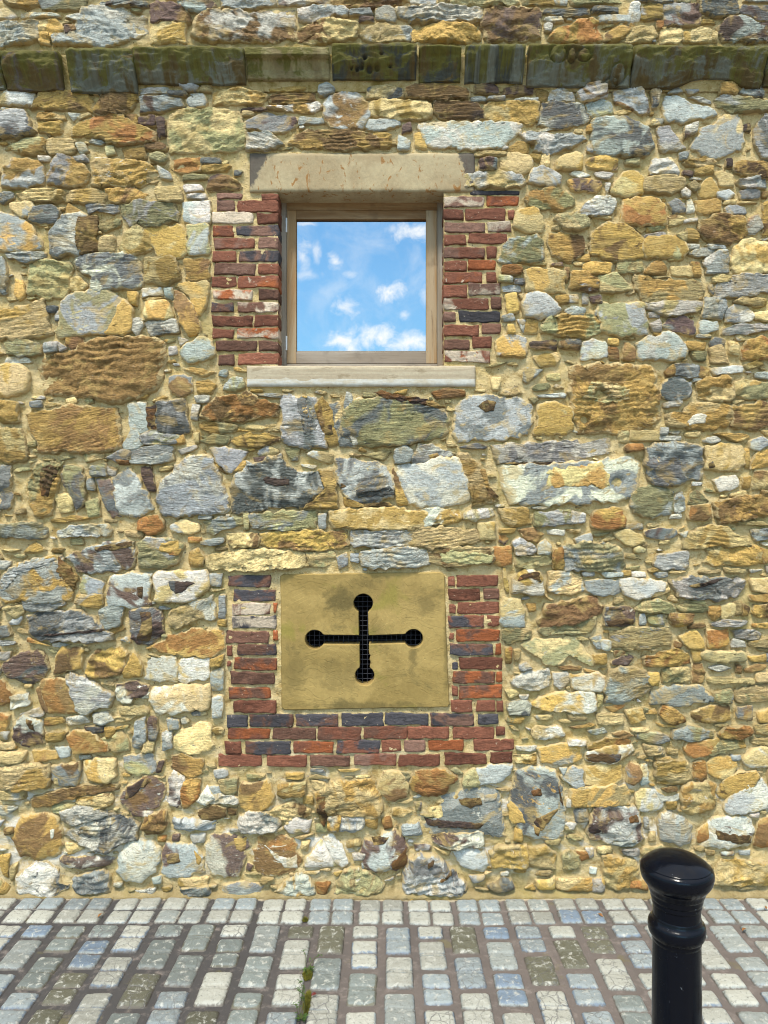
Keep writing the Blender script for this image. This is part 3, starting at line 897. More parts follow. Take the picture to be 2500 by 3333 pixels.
o 2096,891 2126,858 2144,843 2165,876 2162,894
yof 2189,879 2186,870 2250,867 2253,900 2189,897
ro 2250,855 2274,858 2280,897 2259,897
y 2319,903 2346,897 2376,900 2367,918 2325,918
yobs 2066,903 2114,903 2120,915 2286,915 2289,952 2280,979 2210,982 2102,982 2090,958 2072,946
ywgs 2102,985 2277,982 2277,1006 2256,1018 2180,1027 2108,1006
d 2304,931 2316,931 2319,961 2310,952
gwds 2328,934 2376,909 2452,894 2512,900 2512,946 2421,961 2346,964 2331,949
wgk 2295,973 2355,970 2358,1000 2343,1039 2283,1030
yobs 2391,982 2415,973 2488,976 2491,994 2467,1000 2397,988
gwf 2361,1009 2391,997 2427,1003 2449,1027 2440,1042 2406,1048 2364,1048
yf 2455,1018 2512,1012 2512,1048 2458,1042
egf 1945,988 2084,991 2090,1018 2105,1057 2102,1087 2015,1090 1957,1072 1951,1018
w 2114,1018 2144,1021 2144,1033 2114,1033
w 2114,1057 2144,1042 2150,1078 2126,1078
dpf 2153,1063 2180,1042 2226,1033 2250,1048 2262,1084 2235,1090 2198,1078 2168,1072
gf 2277,1048 2289,1042 2313,1054 2331,1048 2334,1072 2286,1087 2277,1078
gws 2358,1072 2391,1060 2512,1054 2512,1072 2421,1084 2355,1090
o 2126,1084 2156,1087 2144,1096
gwf 2078,1117 2105,1102 2174,1090 2204,1102 2223,1132 2226,1160 2180,1169 2078,1169
ob 2232,1114 2292,1117 2292,1138 2271,1144 2232,1135
d 2310,1120 2322,1102 2355,1111 2346,1126 2316,1132
ro 2415,1151 2427,1120 2467,1102 2512,1108 2512,1169 2421,1169
yo 2373,1111 2400,1117 2403,1157 2373,1151
bo 2030,1117 2042,1114 2066,1144 2066,1172 2027,1169
nk 127,1179 135,1167 206,1151 238,1143 306,1107 397,1103 493,1103 533,1115 533,1179 521,1251 485,1270 429,1294 389,1310 342,1302 302,1286 198,1282 131,1282 139,1239
nos 87,1350 111,1334 159,1338 190,1334 222,1318 246,1326 373,1330 389,1398 389,1465 365,1469 238,1465 198,1469 135,1473 127,1430 95,1386
yof 0,1195 23,1187 71,1195 91,1215 87,1262 63,1282 15,1290 0,1290
o 0,1310 31,1306 55,1310 63,1374 23,1374 0,1366
oys 0,1394 71,1398 83,1438 87,1493 39,1505 0,1501
gw 23,1163 87,1167 99,1183 19,1183
bdf 556,1227 596,1223 624,1231 624,1274 596,1290 560,1274
gwf 421,1318 477,1314 485,1382 493,1406 453,1414 437,1390
dgs 513,1310 596,1302 604,1358 620,1406 556,1410 517,1398
Npr 477,1326 509,1318 513,1398 497,1410 481,1394
gf 405,1438 429,1410 421,1358 437,1378 453,1414 469,1445 445,1457 405,1461
ges 457,1422 501,1402 556,1410 588,1422 572,1445 517,1441 469,1445
gs 429,1465 537,1449 564,1457 556,1481 437,1497 421,1485
gds 350,1489 397,1469 425,1469 425,1501 381,1501
gws 429,1497 556,1477 564,1501 477,1509 429,1505
Npr 381,1497 425,1497 425,1513 393,1513
o 564,1438 596,1418 600,1441 576,1445
wf 580,1465 636,1449 640,1461 596,1477
gdk -15,1521 39,1517 39,1636 27,1656 -15,1652
oek 119,1509 210,1509 198,1549 182,1597 171,1636 167,1676 119,1680 107,1636 91,1589 111,1549
Nbr 135,1513 206,1513 182,1565 159,1621 143,1613 131,1573
egs 214,1517 270,1525 274,1577 274,1644 246,1660 230,1613 214,1581 206,1549
yk 179,1613 230,1609 238,1660 198,1664
e 278,1636 318,1621 326,1676 294,1684
eg 298,1517 342,1513 350,1549 302,1549
ow 350,1517 381,1525 373,1549 350,1545
dpf 318,1561 358,1561 373,1597 389,1636 393,1676 369,1684 350,1660 334,1613
dgf 369,1553 421,1525 445,1549 469,1597 489,1628 489,1660 445,1680 413,1676 393,1668 381,1613
p 461,1525 493,1521 509,1601 485,1597 469,1557
wg 286,1561 306,1557 310,1597 286,1593
gwds 517,1617 537,1569 588,1509 628,1489 676,1485 716,1557 747,1664 636,1672 533,1672
obs 171,1692 238,1680 290,1688 238,1696 175,1700
ro 453,1696 485,1680 517,1680 533,1700 525,1728 485,1740 457,1724
gyf 560,1708 596,1696 644,1704 648,1728 620,1736 564,1728
wgk 186,1732 238,1712 350,1708 361,1728 350,1744 190,1748
egs 0,1708 119,1700 155,1724 143,1752 0,1748
gs 99,1310 135,1306 135,1326 103,1326
o 644,1247 676,1239 700,1255 684,1278 648,1278
w 628,1318 652,1322 644,1366 624,1362
y 632,1414 648,1410 648,1441 636,1441
w 636,1290 684,1290 676,1310 644,1310
y 51,1660 79,1656 79,1672 51,1672
ye 278,1481 338,1473 334,1493 286,1501
egs 731,1257 758,1233 789,1233 793,1260 766,1276 731,1268
gws 836,1284 917,1280 913,1295 843,1291
brok 658,1357 674,1314 704,1295 766,1291 812,1287 843,1303 897,1314 905,1357 874,1349 789,1368 751,1365 689,1368
eos 654,1384 674,1372 774,1384 755,1407 697,1407 658,1395
yo 766,1384 820,1384 874,1392 836,1403 774,1403
yk 843,1399 874,1384 905,1384 909,1403 866,1403
es 658,1438 697,1419 747,1422 735,1446 689,1446
obs 758,1438 793,1415 874,1415 905,1422 905,1438 836,1453 782,1449
gds 917,1291 944,1287 998,1303 1036,1299 1040,1368 1052,1422 1059,1446 1036,1457 936,1442 924,1430
Nd 971,1295 994,1295 1009,1338 1013,1376 1032,1384 1028,1399 990,1422 982,1376 971,1338
Nde 1005,1330 1032,1322 1036,1368 1017,1361
Nyo 982,1314 998,1314 1013,1368 990,1361
obs 1028,1322 1052,1299 1075,1330 1098,1415 1098,1449 1071,1449 1055,1399 1036,1361
Npb 1052,1392 1082,1384 1086,1419 1059,1415
dys 1067,1318 1106,1314 1113,1338 1136,1407 1160,1453 1106,1449 1098,1415 1082,1361
gws 1129,1276 1148,1284 1152,1338 1167,1446 1148,1449 1121,1345
w 1160,1299 1175,1299 1179,1326 1160,1330
e 1152,1338 1190,1345 1190,1376 1167,1376
gbs 1206,1307 1260,1307 1260,1361 1217,1384 1206,1345
gf 681,1461 735,1457 805,1473 789,1500 751,1538 739,1530 712,1500
ob 666,1465 681,1484 735,1534 743,1546 720,1534 681,1492
o 766,1534 789,1507 809,1500 797,1527
gy 843,1469 874,1453 905,1469 890,1480 851,1484
eg 928,1461 974,1461 967,1496 951,1496
gyf 998,1480 1021,1469 1079,1476 1075,1507 1052,1503 1021,1492
w 982,1511 1028,1515 1021,1527 990,1519
pgk 828,1492 866,1488 882,1511 843,1515
dgs 755,1577 766,1554 797,1538 812,1500 851,1515 874,1492 913,1484 928,1523 959,1534 1036,1534 1055,1561 1059,1588 1005,1627 982,1650 890,1646 805,1665 758,1669
Npf 855,1561 874,1554 944,1561 947,1577 905,1581 863,1573
obs 1036,1534 1082,1534 1098,1623 1098,1650 986,1654 1036,1615 1063,1584 1059,1561
Npbk 1094,1473 1121,1469 1152,1484 1198,1473 1229,1488 1252,1496 1244,1511 1198,1507 1152,1496 1098,1492
gdy 1094,1496 1144,1500 1198,1511 1248,1515 1275,1557 1275,1615 1237,1623 1198,1642 1160,1638 1129,1615 1109,1569
obs 1121,1615 1152,1638 1190,1646 1260,1631 1275,1646 1129,1650
Npdk 1152,1596 1175,1592 1275,1588 1283,1611 1237,1615 1167,1623
Nbr 1109,1573 1129,1581 1121,1588 1109,1588
gs 650,1677 689,1677 689,1689 650,1689
egs 670,1700 720,1689 785,1685 793,1704 743,1719 697,1735 674,1723
es 793,1673 812,1669 812,1719 797,1719
egs 820,1673 928,1669 1021,1662 1028,1677 1025,1716 928,1719 820,1716
gf 1036,1673 1063,1673 1059,1719 1040,1719
yof 1075,1662 1256,1658 1391,1669 1395,1716 1237,1719 1079,1716
gs 654,1762 720,1750 728,1766 697,1773 658,1773
ybk 743,1739 836,1735 843,1762 828,1781 766,1781 751,1766
obk 859,1735 928,1731 1121,1727 1129,1770 1106,1785 1005,1785 859,1777
gws 1148,1727 1275,1727 1341,1727 1345,1773 1237,1777 1148,1773
yek 677,1808 735,1800 851,1793 982,1793 990,1831 967,1847 812,1851 697,1851 674,1831
eyk 1001,1800 1082,1797 1090,1824 1052,1843 1013,1839
gy 1098,1816 1129,1800 1129,1839 1106,1851
ge 1144,1804 1171,1804 1167,1831 1144,1824
wok 620,1800 647,1785 662,1816 658,1839 620,1839
eds 1129,1320 1170,1303 1240,1299 1342,1307 1424,1328 1457,1340 1457,1369 1453,1410 1424,1426 1301,1443 1187,1451 1138,1434 1113,1418 1105,1393
Nprk 1220,1279 1252,1275 1310,1291 1359,1295 1416,1311 1457,1328 1383,1320 1301,1307 1236,1299
rbs 1408,1275 1449,1270 1502,1270 1506,1291 1424,1295
gdf 1474,1410 1490,1377 1486,1344 1498,1311 1531,1295 1564,1291 1629,1299 1695,1303 1724,1320 1728,1369 1711,1410 1679,1422 1609,1426 1556,1422 1498,1434 1490,1422
Nbek 1556,1324 1580,1303 1613,1307 1605,1336 1580,1344
oybf 1756,1328 1777,1311 1855,1328 1859,1402 1834,1410 1761,1410 1740,1410 1752,1377
yof 1597,1230 1629,1230 1621,1270 1605,1266
gs 1498,1455 1547,1447 1580,1451 1572,1463 1515,1459
gs 1752,1287 1838,1279 1834,1295 1756,1295
gs 1285,1463 1310,1455 1342,1463 1334,1504 1285,1504
gws 1338,1500 1367,1451 1408,1451 1441,1471 1474,1475 1465,1488 1408,1488 1375,1508
Nob 1392,1484 1424,1475 1433,1500 1408,1500
gwf 1293,1516 1383,1508 1424,1500 1474,1492 1498,1525 1515,1557 1527,1607 1523,1627 1465,1639 1408,1648 1342,1639 1326,1623 1301,1566
ob 1277,1533 1289,1525 1310,1598 1326,1639 1293,1639
oybs 1486,1484 1531,1480 1556,1516 1580,1566 1605,1615 1625,1623 1588,1631 1531,1643 1539,1615 1523,1574 1498,1525
Nobk 1560,1525 1580,1525 1597,1598 1625,1619 1588,1627 1580,1582
gwds 1609,1447 1679,1443 1793,1447 1875,1434 1900,1451 1974,1426 1986,1475 1937,1484 1834,1504 1711,1504 1629,1508 1613,1484
gwyf 1629,1512 1752,1512 1916,1508 2039,1484 2072,1500 2080,1557 2072,1615 1998,1631 1793,1639 1670,1639 1646,1598 1633,1557
Nyof 1773,1541 1834,1525 1941,1508 1982,1549 1982,1582 1875,1586 1777,1582
Npb 1638,1508 1802,1504 1797,1516 1646,1512
H 2007,1570 16
woyk 1367,1664 1404,1656 1490,1660 1498,1680 1490,1701 1383,1709 1367,1697
wyk 1515,1668 1547,1660 1601,1656 1605,1680 1547,1693 1515,1689
yof 1556,1705 1605,1701 1609,1754 1564,1754
ys 1310,1725 1383,1717 1547,1725 1556,1762 1424,1775 1318,1779
oys 1625,1656 1711,1652 1724,1705 1662,1713 1638,1689
egw 1740,1672 1834,1660 1859,1664 1859,1705 1744,1713
wgk 1859,1664 1900,1672 1900,1697 1859,1705
o 1629,1721 1679,1721 1670,1734 1629,1734
bo 1691,1725 1736,1721 1769,1738 1744,1762 1711,1754
prf 1625,1746 1642,1742 1650,1754 1642,1771 1625,1762
w 1781,1725 1838,1725 1834,1742 1785,1738
egk 1670,1766 1695,1754 1728,1775 1744,1787 1736,1803 1683,1807
gf 1752,1771 1773,1758 1789,1775 1785,1799 1752,1803
ybos 1396,1791 1465,1783 1597,1787 1605,1836 1465,1840 1400,1832
Nef 1424,1803 1498,1791 1597,1803 1597,1832 1433,1832
rbf 1601,1783 1662,1779 1662,1832 1629,1840 1601,1828
gws 1179,1795 1301,1787 1392,1787 1392,1836 1301,1844 1220,1848 1179,1840
ey 1679,1816 1785,1807 1789,1836 1728,1848 1683,1844
rob 1797,1791 1830,1787 1834,1853 1802,1853
gek 1834,1779 1916,1771 2007,1779 2023,1820 2019,1857 1916,1853 1838,1857
br 1983,1131 2007,1135 2015,1171 1983,1167
e 2249,1147 2293,1147 2289,1175 2261,1171
ys 2309,1135 2341,1131 2365,1167 2373,1183 2317,1179
nok 1859,1199 1895,1195 1999,1191 2094,1191 2122,1203 2134,1275 2142,1362 2126,1378 2038,1402 1959,1406 1887,1406 1871,1338 1859,1279
Nye 1919,1243 1999,1247 2046,1271 2038,1306 1959,1314 1895,1298
H 1951,1282 19
H 1903,1366 15
gds 2198,1187 2269,1191 2277,1223 2237,1231 2198,1219
ob 2166,1211 2190,1187 2194,1223 2170,1223
ob 2273,1195 2305,1199 2305,1227 2273,1227
gwf 2321,1199 2412,1187 2416,1211 2325,1223
oys 2424,1187 2460,1179 2484,1187 2436,1203
gs 2456,1215 2500,1215 2500,1235 2460,1231
gdf 2150,1267 2182,1235 2213,1227 2229,1247 2241,1243 2249,1275 2233,1298 2190,1306 2158,1290
gw 2162,1310 2217,1306 2205,1322 2166,1326
oyk 2265,1251 2301,1235 2357,1227 2373,1243 2381,1290 2365,1306 2277,1298
yeok 2388,1247 2428,1239 2500,1251 2508,1286 2436,1298 2388,1282
oybs 2178,1346 2229,1338 2253,1318 2357,1314 2392,1322 2392,1346 2373,1378 2317,1394 2178,1386
Nw 2229,1370 2261,1346 2293,1354 2293,1378 2237,1386
obs 2392,1326 2476,1310 2508,1314 2508,1378 2460,1394 2384,1386
ye 2011,1406 2046,1406 2046,1438 2015,1438
yf 2054,1402 2142,1406 2146,1434 2054,1434
w 2146,1418 2213,1422 2213,1434 2146,1434
w 2150,1394 2170,1394 2166,1414 2146,1414
ye 2229,1410 2277,1406 2269,1422 2237,1422
w 2293,1430 2325,1422 2341,1434 2317,1442 2297,1438
oys 2325,1410 2436,1414 2436,1426 2396,1434
gwf 2440,1438 2476,1426 2508,1442 2468,1465 2444,1458
brk 2034,1458 2046,1446 2086,1446 2090,1465 2038,1473
gdyks 2102,1465 2134,1450 2198,1442 2277,1458 2281,1517 2277,1561 2217,1565 2174,1577 2118,1569 2102,1513
oyf 2301,1450 2412,1450 2416,1513 2396,1529 2297,1525
Nbd 2301,1509 2317,1501 2325,1521 2305,1525
o 2420,1465 2436,1461 2436,1521 2424,1521
oek 2452,1497 2468,1473 2508,1458 2516,1513 2444,1525
gwf 2325,1561 2349,1553 2388,1549 2400,1577 2388,1589 2341,1597
ybk 2456,1537 2508,1537 2508,1593 2448,1593
o 2416,1557 2444,1553 2436,1589 2420,1585
oy 2377,1609 2420,1597 2428,1609 2404,1617 2384,1617
obsk 2325,1633 2396,1621 2456,1617 2476,1601 2516,1585 2524,1672 2436,1680 2349,1700 2333,1664
egs 2058,1609 2078,1593 2118,1581 2158,1577 2190,1605 2194,1656 2182,1672 2094,1680 2062,1664
wg 2194,1617 2217,1601 2225,1656 2205,1672 2194,1656
w 2186,1676 2213,1672 2213,1688 2182,1688
ebs 2241,1641 2253,1609 2269,1597 2301,1633 2277,1644
brf 2241,1648 2305,1644 2313,1684 2285,1692 2241,1688
ro 1935,1664 1999,1656 2022,1660 2034,1712 1983,1720 1927,1716
yef 1999,1732 2046,1728 2078,1740 2094,1760 2054,1776 2015,1756
dpf 2102,1728 2134,1720 2198,1724 2201,1744 2158,1752 2110,1748
w 2213,1736 2237,1728 2229,1752
oys 2229,1744 2253,1728 2317,1716 2365,1720 2396,1744 2436,1752 2436,1776 2229,1784
gdk 2444,1724 2508,1724 2508,1752 2460,1760
ys 2396,1700 2476,1696 2500,1708 2404,1712
ge 1871,1752 1919,1736 1927,1760 1879,1768
gpds 214,1811 303,1784 401,1762 432,1762 432,1847 356,1856 258,1860 240,1829
Npb 312,1780 432,1762 432,1775 379,1789 321,1793
geys 454,1766 490,1753 570,1757 593,1780 570,1833 526,1847 459,1847
Nor 526,1762 579,1762 593,1789 584,1811 526,1793
rof 615,1749 651,1749 651,1762 620,1766
ogbs 8,1882 26,1860 89,1829 169,1815 196,1815 214,1860 231,1923 231,1949 178,1958 80,1949 17,1967 4,1940
Ngs 4,1923 13,1869 53,1847 133,1820 187,1815 160,1833 62,1869 35,1896 31,1914
Nrof 196,1811 223,1842 258,1878 240,1923 223,1896 187,1860
gs 75,1949 133,1954 205,1954 209,1967 169,1985 89,1985
gef 276,1873 334,1896 330,1940 303,1936 267,1931 267,1905
gods 258,1936 330,1936 330,1967 321,1981 249,1967
gpf 361,1878 428,1869 495,1873 486,1967 437,1976 419,1967 356,1972
Nb 450,1909 472,1909 468,1949 454,1940
wyf 508,1860 677,1860 677,1923 602,1954 512,1954
Npdf 553,1887 615,1887 642,1896 597,1923 579,1931 562,1914
gf 686,1869 722,1869 718,1905 691,1905
gdks 89,2003 156,1989 276,1994 330,2030 338,2047 365,2056 365,2079 294,2088 258,2079 133,2083 107,2056 98,2021
Np 133,2065 347,2043 347,2052 133,2070
ro 98,2074 124,2088 169,2101 98,2088
gf 35,2025 66,1998 71,2012 62,2030 40,2030
pdw 428,1989 468,1981 521,1989 530,2056 508,2083 454,2096 437,2074
Nbp 463,1989 499,1994 504,2038 490,2088 454,2083 463,2038
ywok 553,1994 588,1976 642,1954 695,1940 695,2016 624,2012 579,2043 557,2038
gd 330,1985 365,1976 401,1976 392,2030 347,2047 330,2030
rof 495,2105 553,2074 624,2056 727,2052 727,2114 669,2137 597,2128 544,2123
dpws 13,2181 26,2154 89,2119 138,2128 151,2172 133,2208 89,2217 26,2199
obf 187,2137 205,2110 272,2110 258,2172 182,2190
obk 285,2199 294,2146 330,2119 383,2110 410,2128 401,2172 383,2195 321,2199
o 405,2190 432,2123 459,2154 459,2199 410,2208
o 686,2146 727,2132 722,2163 691,2168
wyf 477,2208 490,2146 570,2137 575,2172 570,2217 499,2212
wyf 584,2208 588,2146 682,2141 677,2204 606,2221
wyf 499,2244 579,2235 677,2230 677,2306 579,2311 508,2320 499,2279
gf 686,2186 727,2177 727,2244 691,2248
gf 691,2270 727,2262 722,2333 691,2333
brf 138,2221 214,2208 231,2244 249,2279 263,2315 160,2320 147,2262
b 120,2244 142,2226 160,2320 142,2306
gws 218,2199 240,2190 294,2217 356,2253 365,2262 356,2297 321,2293 294,2320 267,2315 249,2262 231,2226
Nbr 231,2195 245,2199 249,2217 236,2212
Nbr 258,2244 272,2253 276,2270 258,2266
wpk 383,2226 446,2217 481,2235 481,2270 437,2262 428,2284 383,2279
y 392,2297 463,2297 481,2306 481,2324 401,2324
rob -17,2212 8,2221 44,2262 35,2279 0,2297 -17,2297
w 35,2266 89,2257 98,2288 44,2306
y 330,2208 383,2208 374,2230 338,2226
gs -8,2038 26,2038 35,2065 0,2074
gs 0,2083 44,2088 49,2096 8,2101
w 0,2123 35,2123 26,2146 0,2146
ob 338,2038 392,2030 401,2047 365,2065
wg 0,1824 35,1829 22,1851 0,1851
gs 713,1940 735,1940 735,2012 713,2012
ro 713,2021 735,2016 735,2038 713,2034
y 13,1976 71,1972 80,1994 53,2012
gyf 1637,1945 1689,1951 1706,1989 1703,2038 1643,2038 1634,2018
o 1715,1966 1741,1966 1741,1986 1724,1989
eys 1637,2052 1660,2044 1724,2050 1718,2076 1666,2093 1637,2081
wofs 1672,1890 1683,1867 1712,1856 1753,1862 1761,1885 1764,1925 1758,1934 1672,1928
Nrb 1677,1890 1695,1867 1750,1859 1758,1890 1718,1879
gyos 1787,1867 1810,1862 1851,1867 1886,1879 1903,1908 1897,1922 1851,1931 1787,1925
gf 1909,1888 2019,1888 2016,1928 1990,1937 1944,1934 1909,1922
gf 1894,1864 1929,1856 1932,1873 1903,1876
gf 1955,1862 2025,1864 2022,1876 1972,1879
o 2025,1859 2051,1859 2051,1873 2027,1873
yos 1637,1850 1646,1850 1657,1925 1648,1931 1643,1890
b 1753,2012 1779,1995 1787,1971 1816,1966 1863,1954 1903,1937 1932,1943 1955,1966 1949,2000 1920,2006 1863,2024 1810,2035 1764,2041
ebs 1761,2044 1810,2035 1880,2024 1932,2006 1932,2029 1909,2058 1810,2064 1770,2064
dpws 1970,1974 2025,1974 2059,1983 2059,2024 2025,2032 1967,2035
Np 1978,1974 2030,1977 2036,1983 1978,1983
Nbp 1967,2018 2059,2012 2059,2029 1972,2035
eygf 1703,2099 1718,2087 1793,2084 1868,2081 1891,2105 1917,2139 1926,2157 1909,2162 1880,2139 1845,2131 1822,2154 1787,2157 1753,2133 1724,2122
yg 1920,2076 1955,2070 1961,2105 1944,2110
gef 1955,2084 1984,2087 1987,2105 1978,2116 1961,2110
ro 1643,2110 1663,2110 1663,2157 1646,2157
ys 1672,2116 1692,2116 1689,2145 1677,2148
g 1692,2162 1712,2157 1729,2174 1695,2180
o 1932,2133 1967,2128 1970,2157 1938,2157
b 1813,2168 1886,2168 1886,2180 1834,2180
ro 1903,2177 1932,2183 1932,2188 1909,2186
wk 1663,2214 1718,2191 1776,2180 1787,2203 1787,2232 1758,2235 1729,2240 1672,2229
w 1799,2191 1845,2188 1851,2214 1822,2243 1805,2226
woyf 1860,2197 1944,2191 1964,2203 1972,2238 1955,2249 1897,2243 1863,2238
y 1648,2246 1677,2246 1689,2258 1660,2269
w 1692,2261 1718,2261 1712,2275 1698,2272
dws 1654,2287 1712,2278 1724,2290 1721,2324 1660,2324
woyf 1732,2284 1793,2261 1909,2252 1932,2267 1932,2310 1909,2319 1851,2310 1793,2313 1741,2301
y 1941,2261 1961,2267 1955,2295 1944,2307
brf 1972,2301 2025,2290 2030,2301 1996,2316
y 1845,2319 1903,2319 1903,2342 1857,2342
pf 1996,2151 2042,2128 2059,2139 2036,2162 1998,2162
be 2001,2119 2042,2116 2042,2133 2007,2136
gyes 1987,2186 2019,2174 2053,2180 2094,2186 2117,2214 2117,2243 2094,2255 2053,2267 2019,2290 1972,2287 1978,2238
oyk 2036,2313 2082,2307 2100,2342 2053,2353
ef 2066,1786 2080,1781 2097,1789 2094,1798 2068,1798
gws 2126,1838 2144,1804 2230,1798 2236,1809 2236,1838 2219,1850 2155,1853
gws 2126,1864 2167,1862 2167,1876 2144,1879
wf 2057,1862 2094,1862 2097,1876 2063,1879
oybk 2294,1827 2311,1798 2283,1786 2329,1778 2364,1781 2462,1781 2473,1798 2491,1827 2416,1838 2329,1838
ro 2468,1786 2508,1792 2508,1821 2485,1833
y 2277,1859 2340,1853 2346,1862 2283,1867
y 2358,1847 2421,1853 2416,1864 2364,1862
wg 2439,1853 2479,1853 2445,1864
w 2491,1844 2508,1844 2508,1862 2497,1862
gwf 2011,1885 2097,1890 2167,1896 2149,1919 2109,1931 2074,1948 2040,1937
ys 2115,1925 2173,1914 2173,1925 2126,1943
gweks 2184,1896 2219,1879 2248,1870 2271,1879 2329,1885 2358,1882 2416,1885 2416,1908 2398,1937 2329,1948 2236,1948 2202,1925
Npb 2228,1908 2271,1896 2346,1882 2329,1896 2259,1914
oyf 2442,1885 2508,1879 2508,1931 2450,1919
obf 2439,1937 2508,1931 2508,1960 2445,1954
eygs 2068,1977 2097,1960 2138,1951 2184,1966 2196,1977 2190,1992 2109,1992 2074,1986
eys 2204,1977 2242,1960 2288,1954 2297,1977 2288,1992 2213,1989
ro 2306,1977 2340,1969 2340,2006 2323,2018 2309,2003
yf 2346,1971 2387,1966 2387,2000 2352,2012 2337,2000
ys 2390,1960 2413,1960 2410,2000 2390,1997
ob 2416,1966 2433,1977 2427,2000 2416,2003
obgk 2456,1971 2508,1966 2508,2006 2473,2006 2450,1995
bo 2178,1995 2213,2000 2251,2000 2248,2024 2207,2035 2184,2029
egk 2109,2006 2161,2000 2161,2032 2115,2029
g 2080,2000 2097,2000 2103,2029 2083,2032
gws 2317,2029 2358,2018 2421,2018 2427,2024 2398,2035 2323,2038
ro 2450,2032 2508,2024 2508,2044 2456,2041
b 2242,2032 2283,2029 2294,2041 2242,2044
yegs 1993,2052 2068,2047 2155,2044 2184,2058 2181,2099 2149,2099 2097,2099 2051,2110 1993,2099
of 2213,2073 2254,2052 2277,2076 2294,2110 2242,2105 2225,2087
robf 2300,2055 2364,2050 2366,2099 2311,2107 2306,2087
gws 2387,2052 2462,2052 2473,2064 2462,2081 2398,2076
ws 2387,2081 2416,2087 2427,2105 2381,2105
oys 2439,2087 2508,2076 2508,2105 2445,2102
brf 2196,2087 2213,2093 2210,2105 2196,2105
robs 2097,2139 2138,2133 2196,2110 2236,2125 2242,2157 2213,2162 2103,2168
bof 2248,2116 2277,2119 2280,2148 2259,2151
yef 2283,2122 2317,2119 2416,2122 2424,2145 2387,2151 2323,2151 2283,2136
of 2436,2139 2488,2128 2488,2151 2445,2151
g 2494,2128 2508,2128 2508,2151 2494,2151
ws 2306,2174 2340,2168 2378,2174 2340,2180
b 2395,2165 2407,2168 2410,2191 2395,2186
bf 2424,2180 2459,2165 2491,2165 2485,2177 2439,2186
b 2256,2162 2283,2162 2291,2197 2283,2220 2251,2220 2259,2191
yof 2109,2191 2141,2188 2141,2214 2121,2226 2109,2214
yek 2158,2180 2213,2171 2239,2180 2242,2214 2213,2214 2161,2220
eys 2306,2209 2317,2203 2445,2209 2450,2226 2387,2220 2311,2226
yf 2459,2191 2508,2191 2508,2212 2462,2217
gf 2121,2249 2167,2235 2271,2229 2306,2261 2323,2267 2320,2287 2271,2284 2196,2295 2126,2290
egos 2323,2255 2375,2243 2375,2284 2329,2281
yes 2395,2249 2445,2238 2508,2232 2508,2278 2404,2284
robs 2147,2319 2158,2298 2184,2304 2219,2330 2228,2348 2190,2353 2161,2342
obyf 2251,2319 2300,2304 2369,2295 2375,2342 2300,2348 2259,2342
bdf 2401,2304 2445,2295 2445,2342 2401,2336
yof 2468,2319 2508,2307 2508,2348 2473,2348
ro 0,2325 33,2333 21,2384 0,2413
wy 8,2384 29,2384 25,2405 8,2409
wpek 50,2384 59,2342 84,2333 109,2337 135,2350 143,2418 92,2426 54,2409
Nrb 84,2337 113,2337 118,2380 101,2367
ro 147,2337 202,2333 206,2350 151,2363
ywb 219,2333 278,2325 295,2350 227,2359
wgk 307,2321 354,2316 371,2342 337,2354 316,2350
y 375,2333 451,2325 421,2342 379,2350
dps 278,2363 337,2363 337,2384 295,2384
o 345,2367 371,2367 375,2392 350,2401
robf 227,2392 261,2380 295,2384 320,2405 350,2418 354,2439 295,2443 253,2447 240,2418
yek 329,2409 388,2384 413,2401 417,2443 379,2443 354,2426
o 151,2384 219,2380 202,2409 160,2413
gdk 442,2350 476,2337 476,2409 455,2435 434,2422
gps 485,2337 514,2337 514,2409 485,2405
ye 476,2413 506,2409 497,2443 464,2443
gf 548,2337 582,2342 582,2371 552,2371
gws 531,2384 561,2380 561,2430 535,2439
yegf 573,2409 590,2384 632,2367 675,2350 691,2426 658,2451 599,2447 569,2435
yo 0,2418 42,2418 50,2435 0,2439
gf 181,2430 227,2435 227,2460 202,2464
obf 109,2443 177,2443 189,2468 118,2477
yf 0,2447 84,2443 75,2477 0,2481
yobs 0,2498 84,2489 160,2489 156,2557 84,2561 0,2570
yws 4,2574 84,2570 75,2599 8,2599
dbf 172,2494 227,2489 261,2477 253,2553 202,2553 177,2544
Ny 181,2527 194,2532 194,2553 177,2553
oygf 278,2481 312,2468 371,2468 375,2519 354,2544 295,2536 278,2510
obs 101,2603 168,2578 253,2561 375,2548 375,2570 253,2586 168,2620 118,2629
yobs 253,2595 362,2578 362,2620 295,2629 253,2612
gef 409,2460 497,2456 506,2510 438,2519 413,2502
p 518,2481 535,2477 523,2510 510,2510
ob 565,2460 599,2460 658,2477 649,2519 615,2527 565,2502
wp 552,2527 565,2510 603,2532 599,2570 590,2595 590,2633 552,2620
robs 607,2536 658,2532 641,2595 607,2629 594,2620 590,2578
pbgf 400,2603 421,2561 485,2527 535,2553 531,2586 514,2620 464,2633 413,2629
Npb 400,2595 417,2561 485,2527 493,2540 447,2578 409,2603
w 645,2603 675,2561 700,2595 675,2612
b 649,2637 696,2624 738,2629 734,2654 691,2667 658,2658
gd 565,2662 696,2667 696,2700 565,2700
wks 210,2671 202,2637 278,2620 337,2637 354,2654 253,2679
e 177,2620 244,2612 236,2645 177,2645
wy 0,2620 50,2624 50,2637 16,2650 0,2645
bof 50,2721 63,2671 101,2658 151,2654 185,2662 194,2700 202,2747 177,2780 118,2793 67,2780 46,2747
Nw 168,2696 181,2692 181,2721 172,2726
dwdks 210,2713 244,2696 286,2671 354,2645 421,2662 447,2688 438,2726 396,2738 354,2759 303,2755 286,2747 253,2730 215,2721
Nwd 253,2696 379,2645 388,2671 329,2705 295,2721 261,2713
b 16,2696 42,2692 46,2709 21,2717
